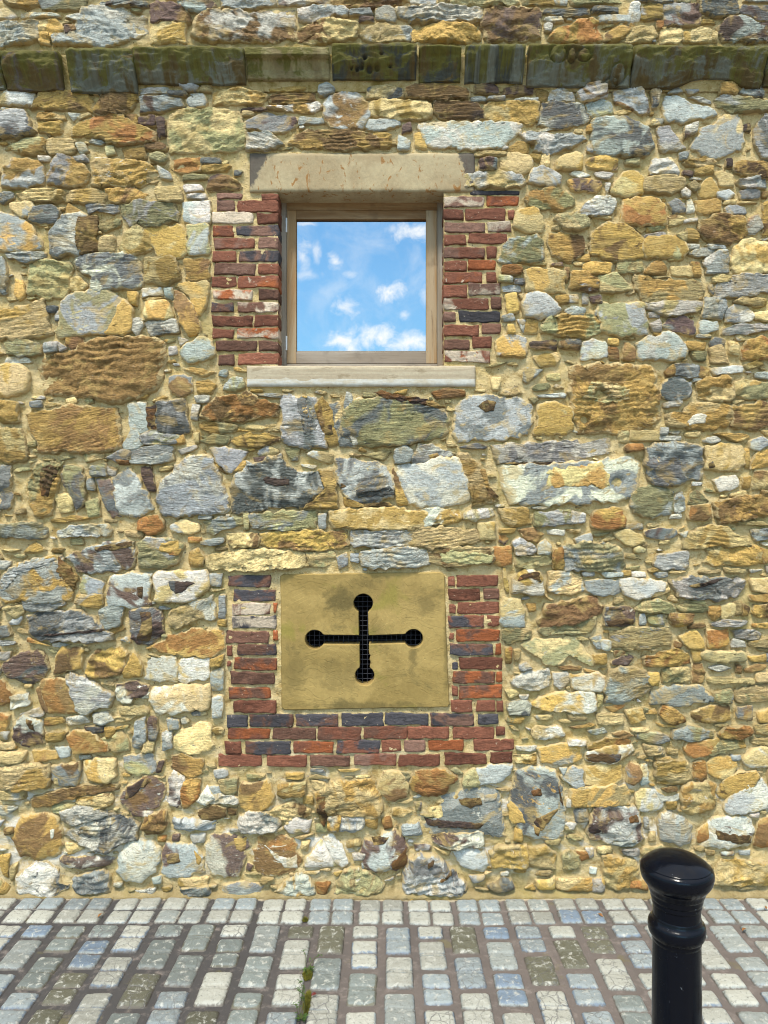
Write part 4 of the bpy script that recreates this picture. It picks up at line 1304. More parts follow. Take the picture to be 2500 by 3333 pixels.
wp 430,2637 497,2637 493,2654 438,2654
obk 468,2688 480,2658 514,2645 540,2637 544,2679 527,2709 480,2713
ro 514,2721 540,2721 535,2738 518,2738
p 565,2717 582,2717 582,2734 565,2734
wgf 388,2793 405,2755 438,2730 472,2734 514,2755 514,2797 497,2840 455,2865 405,2856 388,2831
gpwf 531,2780 548,2747 632,2751 653,2797 658,2831 607,2848 548,2852 531,2840
Npbf 540,2776 582,2772 590,2802 548,2810
Nob 632,2764 658,2793 653,2814 641,2806
pwf 198,2810 210,2793 286,2793 354,2785 371,2793 362,2814 253,2823 210,2818
wdk 59,2899 67,2856 101,2823 143,2806 177,2823 194,2865 219,2882 210,2899 151,2907 84,2907
gdk 236,2873 253,2848 337,2831 354,2848 354,2899 253,2899
yo 210,2747 253,2747 270,2764 227,2780
o -8,2789 33,2780 25,2856 8,2840
ys 33,2823 59,2810 50,2856 37,2865
oe -8,2861 29,2882 29,2911 -8,2911
ge -8,2671 12,2671 0,2688
gf 497,2856 523,2852 523,2873 502,2873
yo 582,2856 675,2856 666,2890 590,2882
wd 438,2899 506,2890 497,2911 442,2911
gdk 590,2890 675,2882 683,2907 599,2911
wf 624,2717 666,2713 666,2742 632,2742
gf 699,2507 735,2503 739,2523 719,2531 703,2527
yes 711,2539 771,2531 767,2579 743,2587 719,2563
gf 683,2563 719,2559 727,2583 695,2591
wk 647,2587 719,2583 775,2595 771,2611 663,2611
b 743,2631 771,2631 767,2650 747,2650
bof 787,2571 795,2551 838,2551 870,2543 874,2563 886,2579 882,2611 862,2631 807,2635 787,2619
ye 807,2519 858,2519 858,2527 807,2531
oy 934,2515 986,2515 982,2531 934,2535
yos 906,2551 958,2547 990,2543 990,2587 926,2591 910,2579
yb 1013,2539 1053,2547 1065,2563 1029,2563
o 990,2595 1017,2591 1017,2615 990,2615
wdk 783,2698 783,2658 807,2639 854,2642 894,2658 910,2682 878,2702 799,2706
ybk 870,2650 910,2627 958,2611 1005,2635 1005,2658 974,2650 942,2678 918,2658
wyf 926,2690 966,2658 1009,2674 1005,2706 942,2706
oybks 1029,2579 1069,2555 1081,2539 1141,2547 1204,2539 1228,2579 1240,2627 1228,2658 1157,2650 1109,2650 1069,2654 1037,2642
Nrbo 1029,2587 1061,2587 1065,2650 1053,2690 1033,2642
wok 1069,2658 1109,2654 1101,2698 1069,2702
wkg 1109,2666 1133,2650 1181,2658 1181,2690 1141,2702 1105,2702
o 1184,2658 1228,2658 1224,2698 1196,2686
e 1029,2682 1061,2682 1065,2706 1033,2706
ybf 1232,2555 1252,2515 1300,2515 1324,2555 1316,2591 1268,2603 1244,2579
wpf 675,2754 687,2722 735,2718 799,2726 803,2754 791,2794 775,2845 751,2849 695,2841 683,2818
Nob 763,2726 803,2726 799,2770 783,2770 767,2762
brwf 830,2778 846,2722 902,2722 950,2734 958,2770 974,2794 966,2833 902,2845 854,2841 838,2818
Nwf 854,2746 902,2778 950,2794 966,2778 970,2825 934,2825 886,2778
weof 994,2818 1005,2786 1045,2738 1069,2770 1101,2818 1037,2818
wpf 1053,2734 1081,2714 1109,2754 1133,2802 1113,2821 1085,2794
y 982,2738 1009,2738 998,2770 982,2762
wpk 1149,2778 1188,2774 1181,2794 1153,2798
wg 1177,2802 1204,2802 1204,2821 1181,2825
pf 807,2810 822,2818 815,2833 803,2829
yo 1133,2738 1173,2730 1173,2754 1133,2758
ro 1244,2666 1268,2658 1276,2690 1252,2698
gdf 735,2881 799,2873 854,2885 838,2913 727,2913
woek 894,2905 934,2873 974,2845 998,2857 1021,2905 958,2909 918,2913
robs 1029,2873 1073,2873 1061,2905 1037,2909
ebwk 1093,2905 1105,2865 1125,2833 1165,2829 1212,2849 1244,2881 1236,2901 1157,2909
w 882,2909 906,2905 906,2917 886,2917
gpwf 1232,2746 1247,2714 1279,2706 1307,2730 1327,2778 1319,2817 1279,2829 1224,2833 1192,2825 1180,2778 1200,2730
Nrof 1275,2801 1303,2778 1323,2754 1323,2809 1303,2829 1279,2825
Nbp 1208,2722 1267,2718 1247,2742 1216,2746
robs 1331,2551 1359,2519 1391,2507 1454,2507 1482,2531 1454,2563 1438,2579 1399,2587 1351,2571
e 1303,2515 1327,2515 1331,2531 1311,2539
e 1506,2547 1514,2519 1546,2503 1554,2531 1558,2559 1518,2555
gf 1550,2503 1605,2491 1661,2491 1653,2523 1621,2539 1562,2555
gdwf 1415,2602 1462,2587 1518,2571 1605,2563 1625,2602 1621,2634 1637,2666 1637,2722 1605,2726 1566,2706 1494,2714 1399,2706 1391,2682 1383,2670 1454,2658 1438,2626
Nbr 1490,2602 1518,2595 1566,2591 1566,2618 1534,2626 1502,2618
Npb 1379,2666 1478,2666 1574,2674 1558,2694 1391,2686
Npw 1574,2583 1621,2579 1613,2602 1574,2610
Neyf 1395,2634 1438,2622 1442,2654 1422,2662 1399,2650
wpk 1407,2714 1566,2706 1566,2746 1478,2754 1415,2746
gdof 1677,2515 1725,2499 1796,2507 1820,2547 1824,2595 1832,2658 1832,2706 1804,2726 1741,2722 1705,2706 1677,2666 1665,2618 1669,2571
Noyf 1653,2618 1669,2606 1697,2642 1709,2674 1669,2678 1653,2650
Npbf 1741,2654 1773,2642 1820,2622 1781,2674 1757,2698 1733,2666
Nbr 1725,2567 1757,2563 1765,2583 1733,2587
Nrb 1733,2682 1757,2690 1753,2718 1737,2706
oy 1677,2682 1701,2682 1701,2738 1673,2734
Nrb 1812,2547 1828,2595 1832,2626 1820,2602
gwf 1828,2523 1864,2491 1892,2507 1896,2555 1884,2563 1852,2547
gwf 1820,2499 1844,2499 1832,2519
wf 1681,2427 1745,2427 1741,2443 1685,2439
oyk 1677,2459 1741,2451 1741,2487 1681,2479
woyf 1753,2435 1820,2427 1884,2431 1888,2471 1828,2483 1765,2479
oy 1856,2571 1924,2567 1924,2626 1868,2618
dd 1868,2638 1908,2630 1920,2674 1876,2678
wf 1844,2602 1856,2602 1856,2622 1844,2622
gws 1311,2686 1363,2678 1371,2714 1315,2718
gwf 1478,2766 1518,2762 1574,2770 1586,2809 1574,2833 1526,2825 1486,2801
pg 1347,2750 1399,2750 1399,2766 1359,2766
de 1351,2614 1371,2610 1367,2638 1355,2630
oywk 1598,2770 1637,2754 1709,2754 1717,2801 1709,2821 1605,2817
yok 1721,2758 1773,2754 1804,2778 1804,2825 1725,2821
gek 1828,2785 1852,2770 1884,2785 1884,2825 1836,2825
ro 1876,2770 1916,2770 1916,2793 1892,2801
gdpk 1315,2841 1335,2801 1375,2778 1415,2785 1470,2825 1486,2849 1518,2881 1502,2905 1399,2905 1319,2905
Npb 1391,2801 1415,2789 1407,2809 1391,2817
Nbr 1430,2857 1470,2825 1470,2841 1438,2865
gf 1530,2849 1574,2849 1574,2865 1542,2873
gds 1590,2885 1637,2857 1661,2865 1669,2889 1613,2901
oyf 1745,2865 1804,2857 1804,2893 1757,2893
oybs 1812,2857 1900,2857 1940,2865 1940,2897 1812,2893
y 1407,2754 1462,2770 1454,2785
yws 1944,2323 2025,2323 2022,2357 1952,2357
ob 1860,2365 1921,2354 1937,2361 1875,2369
egs 1914,2377 1960,2369 1975,2384 1929,2388
b 1991,2388 2029,2384 2060,2392 2029,2400
egs 2191,2377 2245,2369 2315,2377 2319,2396 2245,2404 2191,2404
ges 2072,2392 2130,2384 2168,2392 2176,2411 2130,2415 2083,2404
ros 2338,2388 2361,2369 2438,2361 2446,2384 2400,2400 2353,2396
oys 2454,2361 2500,2357 2500,2392 2461,2388
oy 2446,2404 2508,2400 2508,2423 2446,2419
robs 1914,2427 1975,2408 2045,2404 2045,2419 1975,2431 1921,2438
owf 1906,2446 1991,2431 2045,2423 2060,2442 2029,2462 1998,2477 1914,2477
Nbdf 1906,2454 1952,2446 2022,2450 2014,2477 1968,2481 1914,2477
wof 1852,2404 1902,2408 1898,2423 1852,2423
robf 2234,2446 2238,2419 2284,2415 2342,2408 2338,2438 2292,2454 2253,2462
oes 2292,2454 2346,2415 2419,2408 2419,2431 2361,2438 2307,2458
gys 2095,2423 2153,2431 2160,2454 2106,2454
gf 2380,2458 2407,2458 2407,2473 2384,2473
wyf 2419,2469 2446,2442 2477,2431 2508,2438 2508,2492 2446,2496 2423,2485
yo 2133,2465 2176,2462 2184,2473 2137,2473
oybs 2137,2485 2191,2477 2234,2477 2245,2531 2214,2546 2145,2550 2137,2516
rbwk 2253,2481 2292,2481 2299,2531 2284,2539 2261,2531
yof 2303,2485 2330,2465 2376,2465 2396,2492 2376,2523 2346,2531 2307,2516
oyf 1910,2500 1960,2489 2018,2492 2018,2539 1968,2554 1914,2554
bdf 2037,2500 2052,2485 2079,2492 2083,2531 2060,2550 2041,2539
gyf 2083,2492 2106,2489 2110,2546 2083,2554
oyf 1860,2570 1960,2562 2041,2562 2041,2616 1960,2616 1867,2624
wyf 2068,2585 2091,2570 2130,2570 2157,2600 2153,2631 2083,2639
o 2168,2608 2199,2608 2195,2631 2172,2631
b 2153,2566 2199,2558 2199,2573 2168,2573
oywbk 2214,2577 2230,2554 2284,2546 2322,2554 2322,2593 2322,2635 2261,2647 2230,2639 2218,2608
obf 2342,2577 2353,2539 2407,2516 2446,2512 2469,2531 2438,2562 2376,2593 2353,2600
gwef 2376,2593 2430,2562 2477,2535 2496,2570 2508,2624 2438,2631 2376,2647 2361,2624
wf 2130,2570 2168,2593 2214,2577 2207,2600 2153,2608
gpwk 1929,2678 1937,2631 1998,2624 2068,2631 2079,2670 2091,2724 2052,2735 1975,2735 1929,2724 1917,2693
Nbr 2041,2654 2072,2647 2076,2674 2045,2674
Npdf 1914,2689 1937,2685 1956,2701 1937,2712 1914,2705
gwk 1991,2743 2052,2732 2083,2732 2052,2747 1998,2751
wg 2095,2662 2110,2662 2114,2701 2099,2693
wgdfs 2145,2670 2153,2647 2184,2643 2214,2662 2245,2678 2249,2716 2245,2739 2207,2747 2153,2732
y 2114,2712 2133,2712 2133,2739 2114,2739
robf 2272,2708 2303,2681 2307,2732 2272,2743
wgpf 2307,2678 2346,2662 2438,2662 2446,2701 2438,2747 2361,2755 2292,2755 2307,2724
Nbpf 2322,2693 2361,2708 2446,2716 2442,2743 2384,2739 2330,2724
brf 2465,2678 2508,2658 2508,2755 2454,2751
wpk 2022,2762 2076,2759 2076,2782 2029,2778
w 1906,2762 1929,2759 1929,2786 1917,2793
oyk 1960,2786 1998,2786 2068,2801 2076,2870 2014,2886 1968,2878
ro 2045,2863 2106,2870 2106,2894 2045,2886
wo 1929,2863 1964,2859 1968,2901 1929,2901
gf 1921,2824 1941,2828 1937,2843 1921,2840
pgf 2349,2774 2384,2770 2388,2782 2353,2786
gf 2407,2770 2438,2766 2438,2782 2411,2782
oyk 2342,2816 2361,2801 2423,2805 2477,2809 2508,2816 2508,2878 2338,2878
y 2322,2847 2338,2847 2338,2878 2322,2878
bf 2496,2508 2508,2508 2508,2554 2500,2546
gw 2438,2647 2469,2643 2469,2658 2438,2658"""
BRICKS = """p 706,631,789,647
r 852,633,905,652
p 707,653,764,684
r 776,655,906,690
w 691,693,822,726
r 837,698,906,727
ro 694,737,759,769
dp 771,737,905,766
rp 698,778,829,808
p 842,776,905,808
r 693,819,766,851
pd 779,819,905,849
pb 699,860,831,892
r 842,861,905,891
r 693,902,766,933
row 774,900,905,934
ow 696,946,819,975
b 842,943,905,973
bd 691,987,759,1014
bw 774,985,906,1015
r 691,1030,821,1060
r 831,1028,906,1060
r 693,1072,760,1100
ow 772,1070,906,1099
b 703,1111,833,1141
b 844,1111,906,1141
b 713,1156,762,1187
r 776,1153,909,1184
d 1531,625,1691,634
pw 1446,642,1577,672
rod 1586,639,1687,669
r 1446,686,1507,715
r 1517,681,1642,714
r 1654,686,1673,711
p 1447,726,1578,755
pwd 1591,723,1661,753
r 1449,765,1514,796
r 1525,762,1651,792
pr 1449,807,1576,839
r 1588,804,1616,837
r 1449,851,1516,881
o 1525,847,1611,877
row 1450,889,1569,920
r 1586,887,1614,917
r 1451,930,1518,965
pw 1527,924,1628,959
rw 1452,973,1589,1006
b 1600,969,1632,1003
p 1453,1017,1482,1046
d 1498,1015,1626,1046
r 1453,1060,1559,1092
b 1568,1055,1628,1084
b 1455,1106,1525,1135
r 1538,1097,1598,1133
rwo 1455,1144,1594,1177
db 745,1875,880,1909
db 763,1922,895,1953
bw 757,1967,880,1999
o 891,1964,900,1991
dw 755,2008,897,2043
b 737,2055,874,2091
o 889,2053,904,2084
db 775,2097,898,2132
r 742,2103,755,2133
ob 762,2144,900,2179
r 742,2154,751,2167
b 751,2189,892,2226
ob 745,2238,880,2270
r 760,2281,897,2317
r 1460,1879,1478,1907
r 1489,1875,1622,1906
r 1459,1919,1562,1953
b 1574,1917,1622,1949
r 1464,1970,1480,1994
r 1490,1961,1623,1994
rd 1462,2005,1574,2040
r 1586,2005,1625,2035
r 1464,2062,1477,2079
ob 1485,2050,1625,2084
bd 1467,2097,1604,2131
o 1613,2097,1630,2127
d 1474,2157,1488,2178
r 1496,2141,1634,2178
ob 1475,2188,1609,2222
o 1616,2188,1634,2217
r 1473,2234,1490,2264
ob 1498,2233,1634,2269
r 1471,2281,1537,2316
r 1551,2281,1611,2315
r 1617,2284,1637,2315
d 739,2330,803,2365
db 814,2328,951,2365
bd 965,2328,1099,2362
d 1112,2325,1247,2361
d 1257,2325,1394,2359
dp 1405,2325,1540,2360
d 1558,2326,1622,2356
ro 743,2373,876,2404
b 889,2372,1026,2405
rb 1036,2370,1176,2407
rb 1185,2368,1323,2403
r 1326,2367,1462,2403
r 1476,2367,1607,2402
r 1617,2367,1643,2393
r 734,2415,782,2451
db 802,2414,944,2451
ro 956,2414,1085,2449
rd 1099,2413,1236,2448
r 1245,2411,1305,2444
p 1317,2410,1384,2443
o 1396,2411,1506,2440
r 1543,2405,1673,2439
r 713,2458,849,2493
r 870,2461,995,2493
b 1010,2461,1137,2492
rp 1155,2458,1290,2489
r 1298,2457,1431,2491
r 1447,2454,1581,2487
r 1595,2448,1665,2481"""

def rect(x0, y0, x1, y1): return [(x0, y0), (x1, y0), (x1, y1), (x0, y1)]
OPEN = (907, 624, 1444, 1190)       # window opening, photo pixels on the wall face
VENT = (912, 1866, 1464, 2308)
SOLID = [(812, 497, 1546, 624), (803, 1190, 1548, 1258), OPEN, (912, 1866, 1464, 2308), (-2400, 145, 4900, 288)]

# occupancy raster (4 px cells over an area wider than the photograph)
OX0, OY0, OX1, OY1, CS = -1000, -560, 3500, 2920, 5.0
occ = np.zeros((int((OY1 - OY0) / CS), int((OX1 - OX0) / CS)), bool)
def ras(P, pad=0.0):
    P = (np.asarray(P, float) - (OX0, OY0)) / CS
    x0, y0 = np.floor(P.min(0) - pad).astype(int); x1, y1 = np.ceil(P.max(0) + pad).astype(int) + 1
    x0, y0 = max(x0, 0), max(y0, 0); x1, y1 = min(x1, occ.shape[1]), min(y1, occ.shape[0])
    if x1 <= x0 or y1 <= y0: return None
    X, Y = np.meshgrid(np.arange(x0, x1) + .5, np.arange(y0, y1) + .5)
    ins = np.zeros(X.shape, bool)
    for i in range(len(P)):
        ax, ay = P[i - 1]; bx, by = P[i]
        c = ((ay > Y) != (by > Y))
        ins ^= c & (X < (bx - ax) * (Y - ay) / ((by - ay) if by != ay else 1e-9) + ax)
    return (slice(y0, y1), slice(x0, x1)), ins
def mark(P):
    r = ras(P)
    if r: occ[r[0]] |= r[1]
for s_ in SOLID: mark(rect(*s_))

entries = []
for ln in STONES.strip().split('\n'):
    p = ln.split()
    if p[0] == 'H':
        x, y = map(float, p[1].split(',')); X, Z = w2(x, y); HOLES.append((X, Z, float(p[2]) * D / F)); continue
    pts = np.array([tuple(map(float, q.split(','))) for q in p[1:]])
    entries.append((p[0], pts))
bricks = []
for ln in BRICKS.strip().split('\n'):
    c, q = ln.split(); bricks.append((c, tuple(map(float, q.split(',')))))
for c, b in bricks: mark(rect(b[0] - 4, b[1] - 5, b[2] + 4, b[3] + 5))

def shrink(pts, k=2.0):
    c = pts.mean(0); d = pts - c; L = np.linalg.norm(d, axis=1)[:, None]
    return c + d * np.maximum(.6, (L - k) / np.maximum(L, 1e-6))
def inside_solid(c):
    return any(a[0] < c[0] < a[2] and a[1] < c[1] < a[3] for a in SOLID)
stones, nods = [], []
for code, pts in entries:
    if code[0] == 'N': nods.append((code[1:], pts)); continue
    c = pts.mean(0)
    if c[1] < 2905 and not inside_solid(c):
        mark(pts)
        pts = pts.copy(); pts[:, 1] = np.minimum(pts[:, 1], 2912)
        W = np.array([w2(x, y) for x, y in shrink(pts, -5.0 - min(6.0, np.ptp(pts[:, 0]) * .035))])
        low = c[1] > 2650
        stones.append((Stone(W, code, round_=(3.2 if low and 'k' not in code else None)), pts))
# bricks
BP = {'r': (.160, .060, .034), 'o': (.25, .075, .026), 'd': (.052, .047, .050), 'b': (.115, .056, .036), 'w': (.40, .32, .23), 'p': (.17, .092, .064), 'g': (.2, .17, .1)}
brick_objs = []
for code, (x0, y0, x1, y1) in bricks:
    y0 -= 2.2; y1 += 2.2; x0 -= 1.6; x1 += 1.6
    jamb = 610 < (y0 + y1) / 2 < 1200 and (abs(x1 - 907) < 14 or abs(x0 - 1444) < 22)
    if jamb and abs(x1 - 907) < 14: x1 = 907
    if jamb and abs(x0 - 1444) < 22: x0 = 1445
    j = lambda: rng.normal(0, 1.3)
    ks = rng.normal(0, 1.2)
    P = [(x0 + j() * (not jamb or x1 == 907), y0 + j()), ((x0 + x1) / 2, y0 + j() + ks * .3), (x1 + j() * (not jamb or x0 == 1445), y0 + j()), (x1 + j() * (not jamb or x0 == 1445), y1 + j()), ((x0 + x1) / 2, y1 + j() + ks * .3), (x0 + j() * (not jamb or x1 == 907), y1 + j())]
    st = Stone([w2(*q) for q in P], 'k', prot=rng.uniform(.003, .010), cell=.009, box=True, skirt=.115 if jamb else .02, edge_noise=.6)
    st.e = 12
    cs = [BP[k] for k in code]
    v = 1 + rng.normal(0, .15)
    st.ca = np.array(cs[0]) * v; st.cb = np.array(cs[1]) * v if len(cs) > 1 else st.ca * rng.uniform(.6, 1.3); st.cc = np.array(cs[2]) if len(cs) > 2 else (np.array(cs[1]) if len(cs) > 1 else st.ca * .55)
    st.h0 = st.h
    def hb(X, Z, t, s=st):
        u, v = X - s.c[0], Z - s.c[1]; z = s.seed
        return s.P * np.sqrt(np.clip(1 - t ** 40, 0, 1)) + (1 - t ** 30) * (.0035 * fbm(u * 16, v * 30, z, 3) + .003 * ridged(u * 30, v * 45, z + 4, 2) - .002)
    st.h = hb
    brick_objs.append(build_stone('brick', st, M_BRICK, wall))

# small packing stones between the ones drawn above; larger courses outside the photograph
occd = occ.copy()
for _ in range(1):
    o2 = occd.copy(); o2[1:] |= occd[:-1]; o2[:-1] |= occd[1:]; o2[:, 1:] |= occd[:, :-1]; o2[:, :-1] |= occd[:, 1:]; occd = o2
packers = []
r2 = np.random.default_rng(21)
def try_pack(n, wr, hr, region, codes):
    global occd
    cnt = 0
    for _ in range(n):
        cx = r2.uniform(region[0], region[2]); cy = r2.uniform(region[1], region[3])
        iy, ix = int((cy - OY0) / CS), int((cx - OX0) / CS)
        if not (0 <= iy < occd.shape[0] and 0 <= ix < occd.shape[1]) or occd[iy, ix]: continue
        w = r2.uniform(*wr) / 2; h = min(r2.uniform(*hr) / 2, w * .9); a = r2.normal(0, .12)
        k = r2.integers(4, 7); th = np.sort((np.arange(k) + r2.uniform(-.35, .35, k)) / k * 2 * math.pi)
        q = .5
        x = np.sign(np.cos(th)) * np.abs(np.cos(th)) ** q * w * r2.uniform(.75, 1.05, k); y = np.sign(np.sin(th)) * np.abs(np.sin(th)) ** q * h * r2.uniform(.75, 1.1, k)
        P = np.stack([cx + x * math.cos(a) - y * math.sin(a), cy + x * math.sin(a) + y * math.cos(a)], 1)
        r = ras(P)
        if r is None or P[:, 1].max() > 2905: continue
        if (occd[r[0]] & r[1]).any(): continue
        occd[r[0]] |= r[1]
        b = r[1].copy(); sy, sx = r[0]
        sy2 = slice(max(sy.start - 1, 0), min(sy.stop + 1, occd.shape[0])); sx2 = slice(max(sx.start - 1, 0), min(sx.stop + 1, occd.shape[1]))
        sub = occd[sy2, sx2]; g2 = sub.copy(); g2[1:] |= sub[:-1]; g2[:-1] |= sub[1:]; g2[:, 1:] |= sub[:, :-1]; g2[:, :-1] |= sub[:, 1:]
        occd[sy2, sx2] |= g2
        packers.append((codes[r2.integers(len(codes))], P)); cnt += 1
    return cnt
CODES = ['yo', 'y', 'yo', 'ys', 'ey', 'yos', 'gys', 'yo', 'oy', 'ys', 'yw', 'eys', 'ye', 'gy', 'oe', 'ys', 'wy', 'wg']
BIG = ['ogk', 'obs', 'gws', 'yos', 'oyf', 'gdk', 'egs', 'yok', 'robs', 'gyf', 'ybk']
for reg in ((-1000, -560, -8, 2900), (2508, -560, 3500, 2900), (-8, -560, 2508, -6)):
    a_ = (reg[2] - reg[0]) * (reg[3] - reg[1]) / 1e6
    try_pack(int(220 * a_), (170, 330), (90, 150), reg, BIG)
    try_pack(int(500 * a_), (90, 190), (45, 90), reg, BIG)
    try_pack(int(1200 * a_), (40, 90), (18, 42), reg, CODES)
try_pack(4000, (80, 150), (34, 70), (0, 0, 2500, 2900), CODES)
try_pack(9000, (36, 84), (12, 30), (0, 0, 2500, 2900), CODES)
try_pack(2500, (16, 34), (8, 14), (0, 0, 2500, 2900), CODES)

stones.sort(key=lambda a: -a[0].area)
inview = [s for s in stones]
parts = inview[:270]; rest = inview[270:]
pile = Pile()
hosts = []
for st, pts in parts:
    o = build_stone('stone', st, M_STONE, wall)
    hosts.append((st, pts, o))
for st, pts in rest: pile.add(st); hosts.append((st, pts, None))
for code, P in packers:
    W = np.array([w2(x, y) for x, y in P])
    small_ = (P[:, 0].max() - P[:, 0].min()) < 120
    pile.add(Stone(W, code, prot=float(rng.uniform(.004, .013)) if small_ else None, cell=.011))
# nodules and differently coloured halves lie on their stone's own surface
for code, pts in nods:
    c = pts.mean(0); best = None
    for st, hp, o in hosts:
        if hp[:, 0].min() - 4 <= c[0] <= hp[:, 0].max() + 4 and hp[:, 1].min() - 4 <= c[1] <= hp[:, 1].max() + 4:
            if best is None or st.area < best[0].area and st.area > .5 * centroid(pts)[1] * (D / F) ** 2: best = (st, o)
    if best is None: continue
    W = np.array([w2(x, y) for x, y in pts])
    n = Stone(W, code, prot=.005 if ('p' in code or 'b' in code[:1]) else .0035, cell=.006, base=best[0].hh, edge_noise=1.6)
    n.ang = best[0].ang
    if code[0] in 'pbr': n.ca *= .45; n.cb *= .45; n.crust = 0
    if best[1] is None: pile.add(n)
    else: build_stone('nodule' if code[0] in 'pbdr' else 'inlay', n, M_STONE, best[1])
so = pile.build('small_stones', M_STONE, wall); tag(so, kind='stuff')

# mortar bed
def mortar():
    step = .0085
    xs = np.arange(-3.66, 3.66 + step, step); zs = np.arange(-.06, 5.45, step)
    xs = np.where(np.abs(xs) > 2.1, xs, xs)
    Xg, Zg = np.meshgrid(xs, zs)
    H = -.0055 + .006 * fbm(Xg * 5, Zg * 7, 1.5, 3) + .009 * fbm(Xg * 24, Zg * 30, 8.5, 3) + .0034 * perlin(Xg * 90, Zg * 110, 3.3)
    # the joints are pointed up against the drawn stones and hollow between them
    f = occ.astype(np.float32)
    def blur(a, n):
        for _ in range(n):
            b = a.copy(); b[1:] += a[:-1]; b[:-1] += a[1:]; b[:, 1:] += a[:, :-1]; b[:, :-1] += a[:, 1:]; a = b / 5
        return a
    f = blur(f, 5)
    px = Xg / D * F + 1250; py = 1666.5 - (Zg - HC) / D * F
    iy = np.clip(((py - OY0) / CS).astype(int), 0, f.shape[0] - 1); ix = np.clip(((px - OX0) / CS).astype(int), 0, f.shape[1] - 1)
    H = H + .007 * (f[iy, ix] - .5)
    H = np.where(Zg < .035, H + np.clip((.035 - Zg) / .035, 0, 1) ** 2 * .035, H)
    V = np.stack([Xg.ravel(), -H.ravel(), Zg.ravel()], 1)
    ny, nx = Xg.shape
    a = (np.arange(ny - 1)[:, None] * nx + np.arange(nx - 1)[None]).ravel()
    Q = np.stack([a, a + 1, a + 1 + nx, a + nx], 1)
    cx = px.ravel()[Q].mean(1); cy = py.ravel()[Q].mean(1)
    keep = ~((cx > OPEN[0] - 3) & (cx < OPEN[2] + 3) & (cy > OPEN[1] - 2) & (cy < OPEN[3] + 2)) & ~((cx > VENT[0] + 12) & (cx < VENT[2] - 12) & (cy > VENT[1] + 12) & (cy < VENT[3] - 12))
    used = np.unique(Q[keep]); mp = np.full(len(V), -1); mp[used] = np.arange(len(used))
    return mesh_np('mortar', V[used], mp[Q[keep]], M_MORTAR, wall)
mortar()

# ---- generic boxes with bevelled, slightly uneven edges
def box_bm(bm, x0, x1, y0, y1, z0, z1):
    r = bmesh.ops.create_cube(bm, size=1)
    for v in r['verts']:
        v.co.x = x0 + (v.co.x + .5) * (x1 - x0); v.co.y = y0 + (v.co.y + .5) * (y1 - y0); v.co.z = z0 + (v.co.z + .5) * (z1 - z0)
    return r['verts']
def box(name, x0, x1, y0, y1, z0, z1, mat, parent=None, bev=.002, seg=2):
    bm = bmesh.new(); box_bm(bm, x0, x1, y0, y1, z0, z1)
    if bev: bmesh.ops.bevel(bm, geom=bm.edges[:], offset=bev, segments=seg, affect='EDGES', profile=.6)
    me = bpy.data.meshes.new(name); bm.to_mesh(me); bm.free()
    for p in me.polygons: p.use_smooth = False
    me.materials.append(mat)
    return link(bpy.data.objects.new(name, me), parent)

def slab(name, px, front, back, mat, amp, paint=None, zx=None, ez=0.0):
    """dressed block: gridded front face with slight unevenness, sides going back"""
    X0, Z1 = w2(px[0], px[1], front); X1, Z0 = w2(px[2], px[3], front)
    nx = max(8, int((X1 - X0) / .009)); nz = max(6, int((Z1 - Z0) / .009))
    tx = np.linspace(0, 1, nx); tz = np.linspace(0, 1, nz)
    TX, TZ = np.meshgrid(tx, tz)
    Xg = X0 + TX * (X1 - X0); Zg = Z0 + TZ * (Z1 - Z0)
    de = np.minimum(np.minimum(TX, 1 - TX) * (X1 - X0), np.minimum(TZ, 1 - TZ) * (Z1 - Z0))
    H = front + amp * fbm(Xg * 7, Zg * 9, px[0] * .1, 4) - .006 * np.exp(-de / .004) * (1 + .8 * fbm(Xg * 30, Zg * 30, 2.2, 2))
    if zx is not None: H = H + zx(Xg, Zg, TX, TZ)
    ed = (de < 1e-6)
    Zg = Zg + np.where(ed, .0025 * fbm(Xg * 30, Zg * 3, 7.1 + px[1], 3) + ez * fbm(Xg * 6, Zg * 2, 3.1 + px[0], 3), 0)
    V = np.stack([Xg.ravel(), -H.ravel(), Zg.ravel()], 1)
    a = (np.arange(nz - 1)[:, None] * nx + np.arange(nx - 1)[None]).ravel()
    Q = [np.stack([a, a + 1, a + 1 + nx, a + nx], 1)]
    rim = np.r_[np.arange(nx), (np.arange(1, nz) * nx + nx - 1), ((nz - 1) * nx + np.arange(nx - 2, -1, -1)), (np.arange(nz - 2, 0, -1) * nx)]
    B = V[rim].copy(); B[:, 1] = back
    n0 = len(V); V = np.vstack([V, B]); k = np.arange(len(rim)); kn = (k + 1) % len(rim)
    Q.append(np.stack([rim[kn], rim[k], n0 + k, n0 + kn], 1))
    c0 = np.zeros((len(V), 3)); c0[:n0] = (paint(TX, TZ, Xg, Zg).ravel()[:, None] if paint else 0)
    return mesh_np(name, V, np.vstack(Q), mat, wall, {'cb': c0}, None, True)

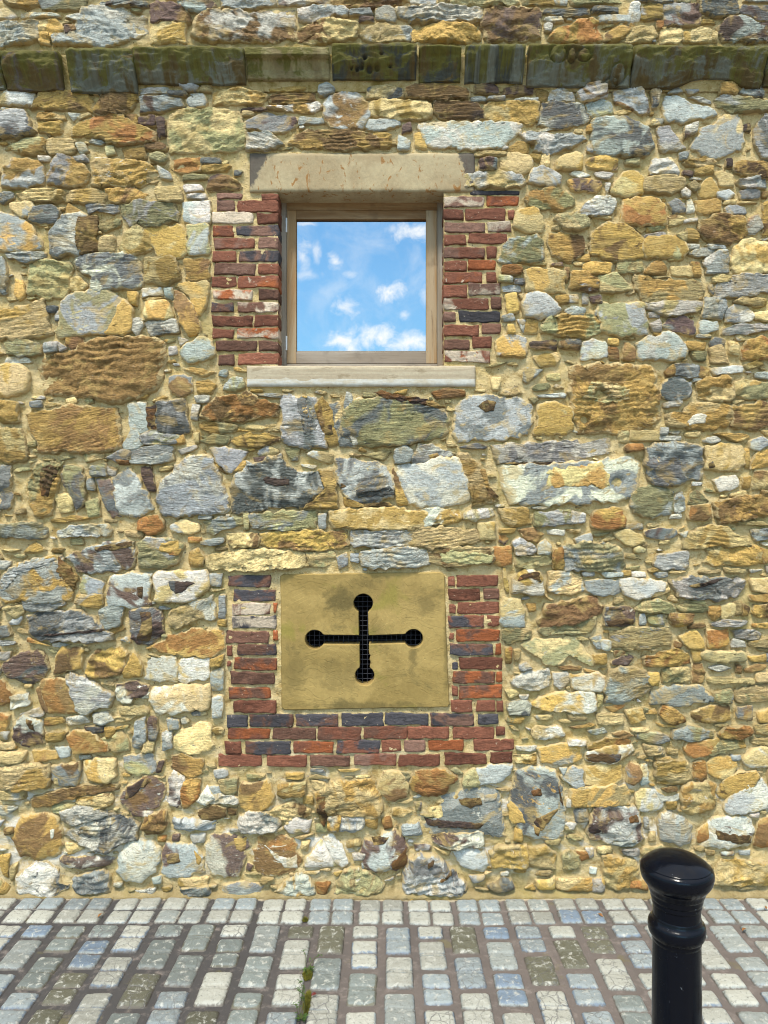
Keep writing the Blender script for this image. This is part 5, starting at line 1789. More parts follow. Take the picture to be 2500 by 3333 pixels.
M_LINTEL = ashlar_material('lintel_stone', (.33, .265, .155), (.27, .205, .115), (.22, .10, .025), 'lintel')
M_SILL = ashlar_material('sill_stone', (.32, .26, .175), (.38, .32, .22), (.20, .15, .09), 'sill')
M_VENT = ashlar_material('vent_stone', (.305, .212, .072), (.225, .155, .050), (.12, .092, .034), 'vent')
def lp(TX, TZ, Xg, Zg):
    w = .012 * fbm(Xg * 20, Zg * 20, 4.4, 3)
    left = (1 - TZ) * 0 + TX - (.012 + TZ * .115)
    left = TX - (.0 + TZ * .095) + w; right = (1 - TX) - (.005 + TZ * .085) + w
    return np.clip(.5 - np.minimum(left, right) * 12, 0, 1)
slab('lintel', (812, 497, 1546, 623), .010, .26, M_LINTEL, .003, lp)
def sp(TX, TZ, Xg, Zg):
    edge = .36 + .10 * np.exp(-((TX - .30) / .035) ** 2) - .12 * np.exp(-((TX - .27) / .05) ** 4) + .05 * np.exp(-((TX - .17) / .02) ** 2) + .05 * fbm(Xg * 8, Zg * 0, 1.0, 2)
    return np.clip(.5 + (edge - TZ) * 14, 0, 1)
slab('sill', (803, 1190, 1548, 1257), .016, .26, M_SILL, .0015, sp)

# jamb linings behind the bricks, dark room box behind the pane
def quad(name, pts, mat, parent):
    return mesh_np(name, pts, [[0, 1, 2, 3]], mat, parent, None, None, False)
xl, zt = w2(907, 624); xr, zb = w2(1444, 1190)
for sx, x in ((0, xl - .003), (1, xr + .003)):
    n = 16; m_ = 120
    ys = np.linspace(-.002, .20, n); zz = np.linspace(zb - .01, zt + .01, m_)
    Yg, Zg = np.meshgrid(ys, zz)
    Xg = x + (-1 if sx == 0 else 1) * .003 * (1 + fbm(Yg * 40, Zg * 40, 3 + sx, 3))
    V = np.stack([Xg.ravel(), Yg.ravel(), Zg.ravel()], 1)
    a = (np.arange(m_ - 1)[:, None] * n + np.arange(n - 1)[None]).ravel()
    Q = np.stack([a, a + 1, a + 1 + n, a + n], 1)
    mesh_np('jamb', V, Q if sx == 1 else Q[:, ::-1], M_MORTAR, wall)

# ---- string course: projecting blocks with a hollowed face
def course_material():
    m, g = newmat('mossy_course_stone')
    uv = g.n('ShaderNodeUVMap', uv_map='UVMap').outputs[0]
    ca, _ = g.attr('ca'); cb, _ = g.attr('cb'); ck, _ = g.attr('ck')
    tz = g.n('ShaderNodeSeparateColor', Color=ck).outputs
    n = g.noise(g.scale(uv, (1, 1.7, 1)), 7, 5, .62, .9)
    c = g.mix(g.ramp(n, .44, .58), ca, cb)
    n2 = g.noise(g.scale(uv, (1, 1.4, 1), (4, 4, 0)), 11, 6, .68, .7)
    up = g.m('ADD', n2, g.m('MULTIPLY', tz[0], .16))
    c = g.mix(g.ramp(up, .52, .66, 0, .9), c, (.090, .080, .014))
    n3 = g.noise(g.scale(uv, (1, 5, 1), (8, 1, 0)), 16, 5, .66, .5)
    c = g.mix(g.ramp(n3, .62, .72, 0, .7), c, (.035, .027, .017))
    f = g.noise(uv, 60, 5, .7)
    sc = g.n('ShaderNodeVectorMath', operation='SCALE'); g.L.new(c, sc.inputs[0]); g.L.new(g.m('ADD', .5, f), sc.inputs['Scale'])
    h = g.m('ADD', g.noise(g.scale(uv, (1, 3, 1)), 18, 6, .66, .6), g.m('MULTIPLY', f, .3))
    principled(g, sc.outputs[0], .8, g.bump(h, .8, .016), .2)
    return m
M_COURSE = course_material()
PROUD = .10
blocks = [(-330, 158, -6, 292, 'b', 'g', ''), (-2, 162, 186, 296, 'b', 'p', ''), (212, 156, 431, 302, 'g', 'b', ''), (428, 148, 792, 275, 'b', 'g', ''), (797, 150, 1070, 263, 'y', 'o', 'M'),
          (1079, 139, 1357, 262, 'b', 'd', 'H'), (1365, 146, 1503, 268, 'b', 'd', ''), (1517, 143, 1711, 270, 'd', 'g', 'V'), (1723, 141, 2061, 284, 'g', 'b', 'P'), (2068, 146, 2502, 287, 'b', 'g', 'T'), (2508, 150, 2800, 285, 'b', 'g', '')]
x_ = -340
while x_ > -950: blocks.append((x_ - 300, 155, x_ - 8, 290, 'b', 'g', '')); x_ -= 300
x_ = 2806
while x_ < 3400: blocks.append((x_, 150, x_ + 292, 286, 'b', 'g', '')); x_ += 300
CP = {'b': (.080, .054, .018), 'g': (.115, .115, .085), 'd': (.042, .042, .032), 'p': (.075, .06, .05), 'y': (.22, .18, .085), 'o': (.17, .13, .06)}
hol = []
for cx, cy, r_ in ((462, 720, 11), (519, 722, 18), (570, 702, 22), (645, 720, 36), (727, 710, 29), (858, 697, 12), (770, 600, 12), (600, 630, 20)):
    hol.append((1000 + cx * .3134, cy * .3134, r_ * .3134))
for bx in blocks:
    x0, y0, x1, y1, c1, c2, fl = bx
    X0 = (x0 - 1250) * (D - PROUD) / F; X1 = (x1 - 1250) * (D - PROUD) / F
    Zt = HC - (y0 - 1666.5) * (D - PROUD) / F; Zb = HC - (y1 - 1666.5) * (D - .022) / F
    nx = int((X1 - X0) / .008); nz = 34
    TX, TZ = np.meshgrid(np.linspace(0, 1, nx), np.linspace(0, 1, nz))      # TZ 0 bottom, 1 top
    Xg = X0 + TX * (X1 - X0); Zg = Zb + TZ * (Zt - Zb)
    if fl == 'M':     # the one re-cut moulded block: upper roll, recessed band, lower fillet
        P_ = np.interp(TZ, [0, .03, .06, .30, .34, .66, .69, .97, 1], [.02, .034, .036, .038, .036, .060, .096, .100, .092])
        amp = .0012
    else:
        P_ = .024 + (PROUD - .024) * np.clip((TZ - .05) / .85, 0, 1) ** 1.15
        P_ = P_ + .012 * np.sin(TZ * 3.1) * (1 if rng.random() < .6 else -.5)
        amp = .022
    de = np.minimum(TX, 1 - TX) * (X1 - X0)
    sd_ = rng.uniform(0, 99)
    H = P_ + amp * fbm(Xg * 9, Zg * 14, sd_, 4) + (amp * .45) * (ridged(Xg * 12, Zg * 45, sd_ + 5, 2) if fl != 'V' else ridged(Xg * 45, Zg * 7, sd_ + 5, 2))
    H = H - (.008 if fl != 'M' else .002) * np.exp(-de / .006)
    Hn = np.exp(-((1 - TZ) * (Zt - Zb)) / .006) * (.004 if fl == 'M' else .010); H = H - Hn
    if fl == 'H':
        for hx, hy, hr in hol:
            X_c = (hx - 1250) * (D - .05) / F; Z_c = HC - (hy - 1666.5) * (D - .05) / F
            rr = np.hypot(Xg - X_c, Zg - Z_c); H = H - .03 * np.exp(-(rr / (hr * D / F)) ** 4)
    if fl == 'P':
        for hx, hy, hw, hh_ in ((1813, 187, 26, 24), (1857, 190, 14, 18), (1897, 189, 22, 17), (2013, 235, 24, 26), (1995, 258, 20, 14)):
            X_c = (hx - 1250) * (D - .06) / F; Z_c = HC - (hy - 1666.5) * (D - .06) / F
            rr = np.sqrt(((Xg - X_c) / (hw * D / F)) ** 2 + ((Zg - Z_c) / (hh_ * D / F)) ** 2)
            H = H - .014 * np.exp(-((rr - 1.0) / .16) ** 2) + .008 * (rr < .9)
    wz = 0 if fl == 'M' else .010
    Zg = Zg + wz * fbm(Xg * 5, TZ * 0 + 1, sd_ + 3, 3) * (TZ > .9) * (TZ - .9) * 10
    if fl == 'T': Zg = Zg + (1 - TZ) * (.045 * np.exp(-((TX - .62) / .22) ** 4))
    else: Zg = Zg + (1 - TZ) * wz * 1.6 * fbm(Xg * 4, TZ * 0 + 2, sd_ + 7, 3)
    V = np.stack([Xg.ravel(), -H.ravel(), Zg.ravel()], 1)
    a = (np.arange(nz - 1)[:, None] * nx + np.arange(nx - 1)[None]).ravel()
    Q = [np.stack([a, a + 1, a + 1 + nx, a + nx], 1)]
    rim = np.r_[np.arange(nx), (np.arange(1, nz) * nx + nx - 1), ((nz - 1) * nx + np.arange(nx - 2, -1, -1)), (np.arange(nz - 2, 0, -1) * nx)]
    B = V[rim].copy(); B[:, 1] = .03
    n0 = len(V); V = np.vstack([V, B]); k = np.arange(len(rim)); kn = (k + 1) % len(rim)
    Q.append(np.stack([rim[kn], rim[k], n0 + k, n0 + kn], 1))
    j_ = 1 + rng.normal(0, .1)
    n = len(V); tz = np.r_[TZ.ravel(), np.ones(len(rim))]
    uv = np.stack([V[:, 0] + sd_, V[:, 2] + V[:, 1]], 1)
    if fl == 'V': uv = uv[:, ::-1].copy()
    o = mesh_np('course_stone', V, np.vstack(Q), M_COURSE, wall, {'ca': np.tile(np.array(CP[c1]) * j_, (n, 1)), 'cb': np.tile(np.array(CP[c2]) * j_, (n, 1)), 'ck': np.stack([tz, tz, tz], 1)}, uv, True)
    if fl == 'M': o['label'] = 'crisply re-cut moulded block of the projecting course'
# mortar bed behind and between the course blocks, bevelled like them
Xc = np.arange(-2.9, 2.9, .012); TZ1 = np.linspace(0, 1, 16)
TXg, TZg = np.meshgrid(Xc, TZ1)
Zt = HC - (158 - 1666.5) * (D - PROUD) / F; Zb = HC - (292 - 1666.5) * (D - .02) / F
Hm = .003 + .045 * TZg + .006 * fbm(TXg * 20, TZg * 3, 5, 3)
Vm = np.stack([TXg.ravel(), -Hm.ravel(), (Zb + TZg * (Zt - Zb)).ravel()], 1)
nx = len(Xc); top = Vm[-nx:].copy(); top[:, 1] = .01; top[:, 2] += .03
Vm = np.vstack([Vm, top]); a = (np.arange(16)[:, None] * nx + np.arange(nx - 1)[None]).ravel()
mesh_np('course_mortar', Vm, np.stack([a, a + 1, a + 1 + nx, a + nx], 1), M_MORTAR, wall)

# ---- window
M_OAKV = wood_material('weathered_oak', (.27, .155, .060), (.085, .042, .015), (.32, .23, .13))
M_OAKH = wood_material('weathered_oak_rail', (.17, .085, .026), (.08, .036, .012), (.25, .155, .07), False)
M_OAKG = wood_material('grey_oak', (.22, .17, .115), (.09, .065, .045), (.28, .235, .18))
M_OAKGH = wood_material('grey_oak_rail', (.20, .155, .11), (.09, .068, .05), (.26, .215, .165), False)
M_METAL = flat_mat('hinge_metal', (.62, .62, .60), .4, .5)
M_DARK = flat_mat('room_dark', (.03, .028, .025), .9, .1)
mg, gg = newmat('window_glass')
gl = gg.n('ShaderNodeBsdfGlossy', Roughness=0.0, Color=(.93, .96, 1, 1)); df = gg.n('ShaderNodeBsdfDiffuse', Color=(.02, .025, .03, 1))
mx = gg.n('ShaderNodeMixShader'); mx.inputs[0].default_value = .80
gg.L.new(gl.outputs[0], mx.inputs[1]); gg.L.new(df.outputs[0], mx.inputs[2])
gg.L.new(mx.outputs[0], gg.n('ShaderNodeOutputMaterial').inputs[0])
win = empty('window', (0, 0, 0), wall)
FY = .130
def wp(cx, cy, y):
    """pixels of the window crop -> X, Z at depth y behind the wall face"""
    px, py = 660 + .6631 * cx, 460 + .6631 * cy
    return (px - 1250) * (D + y) / F, HC - (py - 1666.5) * (D + y) / F
def member(name, c0, c1, y0, y1, mat, parent, bev=.0015):
    xa, za = wp(c0[0], c0[1], y0); xb, zb_ = wp(c1[0], c1[1], y0)
    return box(name, xa, xb, y0, y1, zb_, za, mat, parent, bev)
fr = win
member('frame_stile', (377, 290), (411, 1108), FY, FY + .07, M_OAKG, fr)
member('frame_stile', (1152, 290), (1192, 1108), FY, FY + .07, M_OAKG, fr)
member('frame_head', (411.4, 292), (1151.6, 336), FY + .002, FY + .07, M_OAKH, fr)
member('frame_sill_rail', (411.4, 1092), (1151.6, 1112), FY - .012, FY + .07, M_OAKGH, fr)
sa = win
SY = FY + .006
member('sash_stile', (413.5, 338.5), (459, 1090), SY, SY + .045, M_OAKV, sa)
member('sash_stile', (1097, 338.5), (1149, 1090), SY, SY + .045, M_OAKV, sa)
member('top_rail', (459.4, 338.5), (1096.6, 382), SY + .001, SY + .045, M_OAKH, sa)
member('bottom_rail', (459.4, 1036), (1096.6, 1090), SY + .001, SY + .045, M_OAKGH, sa)
member('glazing_bead', (459.4, 1029), (1096.6, 1038), SY + .010, SY + .02, M_OAKGH, sa, .001)
member('glazing_bead', (459.4, 380), (1096.6, 386), SY + .010, SY + .02, M_OAKH, sa, .001)
xa, za = wp(450, 375, SY + .022); xb, zb_ = wp(1106, 1045, SY + .022)
box('pane', xa, xb, SY + .022, SY + .028, zb_, za, mg, win, 0)
for cy0 in (375, 955):
    member('hinge', (407, cy0), (414.5, cy0 + 70), FY - .004, FY + .004, M_METAL, win, .001)
box('room_box', xl - .05, xr + .05, .205, .30, zb - .05, zt + .05, M_DARK, wall, 0)

# ---- vent slab with the cross cut through it
def vc(cx, cy): return w2(700 + .6028 * cx, 1820 + .6028 * cy, .006)
def vent():
    bm = bmesh.new()
    # outer outline, slightly worn
    corners = [(352, 92), (362, 82), (1222, 70), (1242, 84), (1250, 400), (1267, 790), (1262, 800), (800, 808), (366, 817), (358, 806), (356, 500)]
    O, _ = resample(np.array([vc(*q) for q in corners]), 150)
    O = O + .0022 * np.stack([fbm(O[:, 0] * 14, O[:, 1] * 14, 1.1, 3), fbm(O[:, 0] * 14, O[:, 1] * 14, 6.1, 3)], 1)
    # inner outline: cross with round ends
    k = .6028 * D / F
    cxx, cyy = 803, 435
    ends = [('t', (800, 240), 53), ('r', (1072, 430), 52), ('b', (808, 631), 53), ('l', (538, 435), 53)]
    hw = 26
    I = []
    def arc(c, r, a0, a1, n=22):
        for a in np.linspace(a0, a1, n): I.append((c[0] + r * math.cos(a), c[1] + r * math.sin(a)))
    al = math.asin(hw / 53)
    arc((800, 240), 53, math.pi / 2 + al, math.pi / 2 - al + 2 * math.pi)      # top round, image coords (y down)
    I.append((803 + hw, 412))
    arc((1072, 430), 52, math.pi + al, 3 * math.pi - al)
    I.append((803 + hw + 2, 460))
    for q in ((831, 510), (840, 520), (834, 545), (842, 560)): I.append(q)
    arc((808, 631), 53, -math.pi / 2 + al, 1.5 * math.pi - al)
    I.append((803 - hw + 2, 462))
    arc((538, 435), 53, al, 2 * math.pi - al)
    I.append((803 - hw, 411))
    I = np.array([vc(*q) for q in I]); I, _ = resample(I, 230)
    I = I + .0012 * np.stack([fbm(I[:, 0] * 40, I[:, 1] * 40, 1.7, 2), fbm(I[:, 0] * 40, I[:, 1] * 40, 6.7, 2)], 1)
    FYv, BYv = -.006, .085
    def loop(P, y): return [bm.verts.new((p[0], y, p[1])) for p in P]
    def inset(P, d):
        T = np.roll(P, -1, 0) - np.roll(P, 1, 0); T /= np.linalg.norm(T, axis=1)[:, None]
        return P + np.stack([-T[:, 1], T[:, 0]], 1) * d
    sO = 1 if ((O[:, 0] * np.roll(O[:, 1], -1) - np.roll(O[:, 0], -1) * O[:, 1]).sum() > 0) else -1
    sI = 1 if ((I[:, 0] * np.roll(I[:, 1], -1) - np.roll(I[:, 0], -1) * I[:, 1]).sum() > 0) else -1
    o1 = loop(inset(O, .005 * sO), FYv); o2 = loop(O, FYv + .006); o3 = loop(O, BYv)
    i1 = loop(inset(I, -.003 * sI), FYv); i2 = loop(I, FYv + .0035); i3 = loop(I, BYv)
    E = []
    for L in (o1, i1):
        for a in range(len(L)): E.append(bm.edges.new((L[a], L[(a + 1) % len(L)])))
    bmesh.ops.triangle_fill(bm, use_beauty=True, use_dissolve=False, edges=E)
    for A, B in ((o1, o2), (o2, o3), (i1, i2), (i2, i3)):
        for a in range(len(A)):
            b = (a + 1) % len(A); bm.faces.new((A[a], A[b], B[b], B[a]))
    bmesh.ops.recalc_face_normals(bm, faces=bm.faces[:])
    me = bpy.data.meshes.new('vent_slab'); bm.to_mesh(me); bm.free(); me.materials.append(M_VENT)
    return link(bpy.data.objects.new('vent_slab', me), wall)
vs = vent()
vs['label'] = 'sandstone slab pierced by a cross with round ends'
# cavity behind and the wire mesh in it
X0, Z1 = w2(925, 1880); X1, Z0 = w2(1450, 2295)
bm = bmesh.new()
y0, y1 = .084, .40
c8 = [bm.verts.new(q) for q in ((X0, y0, Z0), (X1, y0, Z0), (X1, y0, Z1), (X0, y0, Z1), (X0, y1, Z0), (X1, y1, Z0), (X1, y1, Z1), (X0, y1, Z1))]
for f in ((4, 5, 6, 7), (0, 1, 5, 4), (1, 2, 6, 5), (2, 3, 7, 6), (3, 0, 4, 7)): bm.faces.new([c8[i] for i in f])
me = bpy.data.meshes.new('vent_cavity'); bm.to_mesh(me); bm.free(); me.materials.append(flat_mat('cavity_dark', (.022, .018, .016), .95, .05))
link(bpy.data.objects.new('vent_cavity', me), wall)
bm = bmesh.new()
M_WIRE = flat_mat('wire', (.045, .045, .055), .6, .3)
def tube(bm, a, b, r, n=6):
    a, b = Vector(a), Vector(b); d = (b - a); L = d.length
    q = d.to_track_quat('Z', 'Y')
    A = [bm.verts.new(a + q @ Vector((r * math.cos(t), r * math.sin(t), 0))) for t in [i * 2 * math.pi / n for i in range(n)]]
    B = [bm.verts.new(b + q @ Vector((r * math.cos(t), r * math.sin(t), 0))) for t in [i * 2 * math.pi / n for i in range(n)]]
    for i in range(n): bm.faces.new((A[i], A[(i + 1) % n], B[(i + 1) % n], B[i]))
x = X0 + .05
while x < X1 - .04: tube(bm, (x, .046, Z0 + .05), (x + .003, .046, Z1 - .05), .0011); x += .0253
z = Z0 + .05
while z < Z1 - .04: tube(bm, (X0 + .05, .048, z), (X1 - .05, .048, z + .002), .0011); z += .0253
me = bpy.data.meshes.new('wire_mesh'); bm.to_mesh(me); bm.free(); me.materials.append(M_WIRE)
link(bpy.data.objects.new('wire_mesh', me), wall)
# wall core behind everything, so nothing shows through joints
def core():
    bm = bmesh.new()
    xa, xb = -3.66, 3.66
    box_bm(bm, xa, xb, .41, .62, -.05, 5.42)
    me = bpy.data.meshes.new('wall_core'); bm.to_mesh(me); bm.free(); me.materials.append(M_MORTAR)
    link(bpy.data.objects.new('wall_core', me), wall)
core()

# ------------------------------------------------------------------ ground and paving
def ground():
    m, g = newmat('ground_surface')
    tc = g.n('ShaderNodeTexCoord').outputs['Object']
    c = g.mix(g.ramp(g.noise(tc, .8, 5, .6), .35, .65), (.16, .145, .13), (.22, .20, .175))
    principled(g, c, .9, g.bump(g.noise(tc, 30, 5, .7), .5, .01), .15)
    me = bpy.data.meshes.new('ground')
    S = 400
    me.from_pydata([(-S, -S, -.03), (S, -S, -.03), (S, S, -.03), (-S, S, -.03)], [], [(0, 1, 2, 3)])
    me.materials.append(m)
    o = link(bpy.data.objects.new('ground', me)); tag(o, kind='structure')
ground()
# joint bed
step = .011
xs = np.arange(-3.4, 3.4, step); ys = np.arange(-2.35, .03, step)
Xg, Yg = np.meshgrid(xs, ys)
Zj = -.009 + .0022 * fbm(Xg * 12, Yg * 12, 2.2, 3) + .0012 * perlin(Xg * 60, Yg * 60, 1.0)
def paving_drop(Xg, Yg): return .012 * fbm(Xg * .9, Yg * .9, 5.5, 2)
Zj = Zj + paving_drop(Xg, Yg)
V = np.stack([Xg.ravel(), Yg.ravel(), Zj.ravel()], 1); nx = len(xs)
a = (np.arange(len(ys) - 1)[:, None] * nx + np.arange(nx - 1)[None]).ravel()
paving = mesh_np('paving', V, np.stack([a, a + 1, a + 1 + nx, a + nx], 1), M_JOINT)
tag(paving, kind='structure')
PC = {'w': (.27, .268, .228), 'g': (.190, .204, .188), 'l': (.190, .215, .215), 'u': (.115, .15, .19), 'd': (.09, .086, .058), 's': (.135, .152, .14)}
def paver(x0, x1, y0, y1, nsq, along, c1, c2, worn, crack):
    """stable paver: nsq domed squares with a groove between; along = 'x' or 'y' is its long axis"""
    x0 -= .003; x1 += .003; y0 -= .003; y1 += .003; w, l = x1 - x0, y1 - y0
    nxp = max(8, int(w / .0075)); nyp = max(8, int(l / .0075))
    TX, TY = np.meshgrid(np.linspace(0, 1, nxp), np.linspace(0, 1, nyp))
    lx, ly = (TX - .5) * w, (TY - .5) * l
    # rounded corners
    r = .012; sdv = rng.uniform(0, 500)
    qx, qy = np.abs(lx) - (w / 2 - r), np.abs(ly) - (l / 2 - r)
    over = (qx > 0) & (qy > 0); L = np.hypot(qx, qy) + 1e-9; k = np.where(over & (L > r), r / L, 1)
    lx = np.where(over, np.sign(lx) * (w / 2 - r + qx * k), lx); ly = np.where(over, np.sign(ly) * (l / 2 - r + qy * k), ly)
    de = np.minimum(w / 2 - np.abs(lx), l / 2 - np.abs(ly))
    rs = .017
    sl = (ly if along == 'y' else lx); oth = (lx if along == 'y' else ly)
    half = (l if along == 'y' else w) / 2 if nsq == 2 else (l if along == 'y' else w)
    cen = np.sign(sl) * half / 2 if nsq == 2 else 0 * sl
    q1 = np.abs(sl - cen) - (half / 2 - rs - (.0025 if nsq == 2 else 0)); q2 = np.abs(oth) - ((w if along == 'y' else l) / 2 - rs)
    e = rs - (np.hypot(np.maximum(q1, 0), np.maximum(q2, 0)) + np.minimum(np.maximum(q1, q2), 0))
    wob = .0035 * fbm(lx * 35 + sdv, ly * 35, sdv + 11, 3)
    ee = e + wob - .003
    z = .0045 - .014 * np.exp(-np.clip(ee, 0, 1) / .0042)
    z = z + .0034 * fbm(lx * 18 + sdv, ly * 18, sdv, 3) + .0010 * perlin(lx * 80 + sdv, ly * 80, sdv)
    z = z - .006 * worn * np.clip(fbm(lx * 11 + sdv, ly * 11, sdv + 4, 2) - .15, 0, 1) * 2
    rot = rng.normal(0, .012); ca, sa = math.cos(rot), math.sin(rot)
    cx, cy = (x0 + x1) / 2 + rng.normal(0, .002), (y0 + y1) / 2 + rng.normal(0, .002)
    jx = .0012 * fbm(lx * 30, ly * 30 + sdv, 1, 2) * (de < .004)
    X = cx + lx * ca - ly * sa + jx; Y = cy + lx * sa + ly * ca + jx
    z = z + rng.normal(0, .0012) + rng.normal(0, .008) * lx + rng.normal(0, .008) * ly + paving_drop(np.array([cx]), np.array([cy]))[0]
    V = np.stack([X.ravel(), Y.ravel(), z.ravel()], 1)
    a = (np.arange(nyp - 1)[:, None] * nxp + np.arange(nxp - 1)[None]).ravel()
    Q = [np.stack([a, a + 1, a + 1 + nxp, a + nxp], 1)]
    rim = np.r_[np.arange(nxp), (np.arange(1, nyp) * nxp + nxp - 1), ((nyp - 1) * nxp + np.arange(nxp - 2, -1, -1)), (np.arange(nyp - 2, 0, -1) * nxp)]
    B = V[rim].copy(); B[:, 2] -= .02
    n0 = len(V); V = np.vstack([V, B]); k = np.arange(len(rim)); kn = (k + 1) % len(rim)
    Q.append(np.stack([rim[kn], rim[k], n0 + k, n0 + kn], 1))
    rimv = np.exp(-np.clip(ee, 0, 1) / .012)
    rr = np.r_[rimv.ravel(), np.ones(len(rim))]
    n = len(V); j_ = (1 + rng.normal(0, .10)) * (.80 if (x0 < -.55 + .3 * math.sin(y0 * 9) and y1 < -.3) else 1.0)
    uv = np.stack([V[:, 0] + sdv, V[:, 1] + sdv * .3], 1)
    mesh_np('paver', V, np.vstack(Q), M_PAVER, paving, {'ca': np.tile(np.array(PC[c1]) * j_, (n, 1)), 'cb': np.tile(np.array(PC[c2]) * j_, (n, 1)), 'ck': np.stack([rr, np.full(n, crack), rr], 1)}, uv, True)
def pcol(x, y):
    q = rng.random()
    if y > -.27: return [('w', 'g'), ('w', 'w'), ('g', 'w'), ('l', 'g'), ('w', 'l'), ('u', 'l')][int(rng.choice(6, p=[.3, .25, .15, .13, .1, .07]))]
    left = x < -.6
    ch = [('w', 'u'), ('l', 'u'), ('w', 'g'), ('g', 'l'), ('s', 'g'), ('d', 'd'), ('u', 'l'), ('w', 'l'), ('s', 'd')]
    p = [.10, .16, .20, .20, .08, .07, .05, .12, .02] if not left else [.12, .16, .14, .14, .16, .05, .08, .07, .08]
    return ch[int(rng.choice(9, p=p))]
x = -.374 - .247 * 12
while x < 3.2:
    for (ya, yb) in ((-.134, -.030), (-.257, -.149)):
        if abs(x) < 3.0:
            c = pcol(x, ya + .05)
            paver(x, x + .222, ya, yb, 2, 'x', *c, .3, .15)
    x += .247
k = -20
special = {(4, 1): ('d', 'd'), (7, 1): ('d', 'd'), (8, 1): ('d', 'd'), (-3, 2): ('w', 'w'), (-1, 2): ('w', 'g'), (0, 2): ('s', 'l'), (5, 0): ('u', 'u')}
while k < 21:
    xa = -.303 + .155 * k
    y = -.279 - abs(rng.normal(0, .003))
    if k % 2:
        c = special.get((k, 0)) or pcol(xa, y)
        paver(xa, xa + .117, y - .094, y, 1, 'y', *c, .5, float(rng.random() < .3)); y -= .094 + .027
    r_ = 1
    while y > -2.2:
        l = .212 + rng.normal(0, .004)
        c = special.get((k, r_)) or pcol(xa, y)
        if abs(xa) < 2.75: paver(xa + rng.normal(0, .002), xa + .117, y - l, y, 2, 'y', *c, rng.uniform(.3, 1), float(rng.random() < .35) * rng.uniform(.4, .9))
        y -= l + .034 + rng.normal(0, .003); r_ += 1
    k += 1

# ------------------------------------------------------------------ bollard
def bollard():
    m, g = newmat('black_gloss_paint')
    tc = g.n('ShaderNodeTexCoord').outputs['Object']
    n = g.noise(tc, 9, 4, .6, .3); n2 = g.noise(tc, 120, 3, .6)
    sc = g.noise(tc, 55, 5, .72, .2)
    c = g.mix(g.ramp(sc, .67, .72, 0, .7), (.0016, .0024, .0048), (.09, .10, .11))
    h = g.m('ADD', g.m('MULTIPLY', n, .6), g.m('MULTIPLY', n2, .05))
    principled(g, c, g.ramp(g.noise(tc, 30, 4, .7), .4, .75, .13, .30), g.bump(h, .35, .007), .14, **{'Coat Weight': .03, 'Coat Roughness': .06})
    b = empty('bollard', (.843, -1.71, 0)); T = 1.002
    tag(b, 'black gloss painted cast iron bollard with a domed cap and a ring collar', 'bollard')
    def lathe(name, prof, n=72):
        P = np.array(prof, float); P[:, 0] *= .935; P[:, 1] = np.where(P[:, 1] > .7, T - np.where(T - P[:, 1] < .05, T - P[:, 1], (T - P[:, 1]) * 1.25 - .0125), P[:, 1]); t = np.linspace(0, 2 * math.pi, n, endpoint=False)
        V = np.stack([(P[:, :1] * np.cos(t)).ravel(), (P[:, :1] * np.sin(t)).ravel(), np.repeat(P[:, 1], n)], 1)
        i = np.arange(n); j = (i + 1) % n
        Q = np.vstack([np.stack([k * n + i, k * n + j, (k + 1) * n + j, (k + 1) * n + i], 1) for k in range(len(P) - 1)])
        return mesh_np(name, V, Q, m, b)
    def sm(pts, n=6):
        """Catmull-Rom through profile points"""
        P = np.array(pts, float); out = []
        Pp = np.vstack([P[0], P, P[-1]])
        for k in range(len(P) - 1):
            p0, p1, p2, p3 = Pp[k:k + 4]
            for s in np.linspace(0, 1, n, endpoint=False):
                out.append(.5 * ((2 * p1) + (-p0 + p2) * s + (2 * p0 - 5 * p1 + 4 * p2 - p3) * s ** 2 + (-p0 + 3 * p1 - 3 * p2 + p3) * s ** 3))
        out.append(P[-1]); return [(max(q[0], .0005), q[1]) for q in out]
    lathe('shaft', [(.092, -.02), (.092, .05), (.088, .06), (.0745, .075), (.0742, .30), (.0725, .60), (.0708, T - .215), (.0700, T - .12), (.0700, T - .10)])
    lathe('ring_collar', sm([(.0705, T - .212), (.073, T - .206), (.0735, T - .200), (.079, T - .196), (.0838, T - .187), (.0848, T - .177), (.0825, T - .168), (.0765, T - .162), (.0735, T - .158), (.0712, T - .152), (.0695, T - .150)]))
    lathe('cap', sm([(.0695, T - .128), (.0725, T - .126), (.0735, T - .121), (.0735, T - .116), (.0765, T - .112), (.0785, T - .102), (.082, T - .097), (.0875, T - .086), (.096, T - .077), (.1035, T - .068), (.1075, T - .057), (.1080, T - .047), (.1055, T - .0385), (.1000, T - .0325), (.0975, T - .0315), (.0965, T - .0290), (.080, T - .0175), (.058, T - .0075), (.034, T - .002), (.012, T - .0003), (.0005, T)]), 96)
bollard()

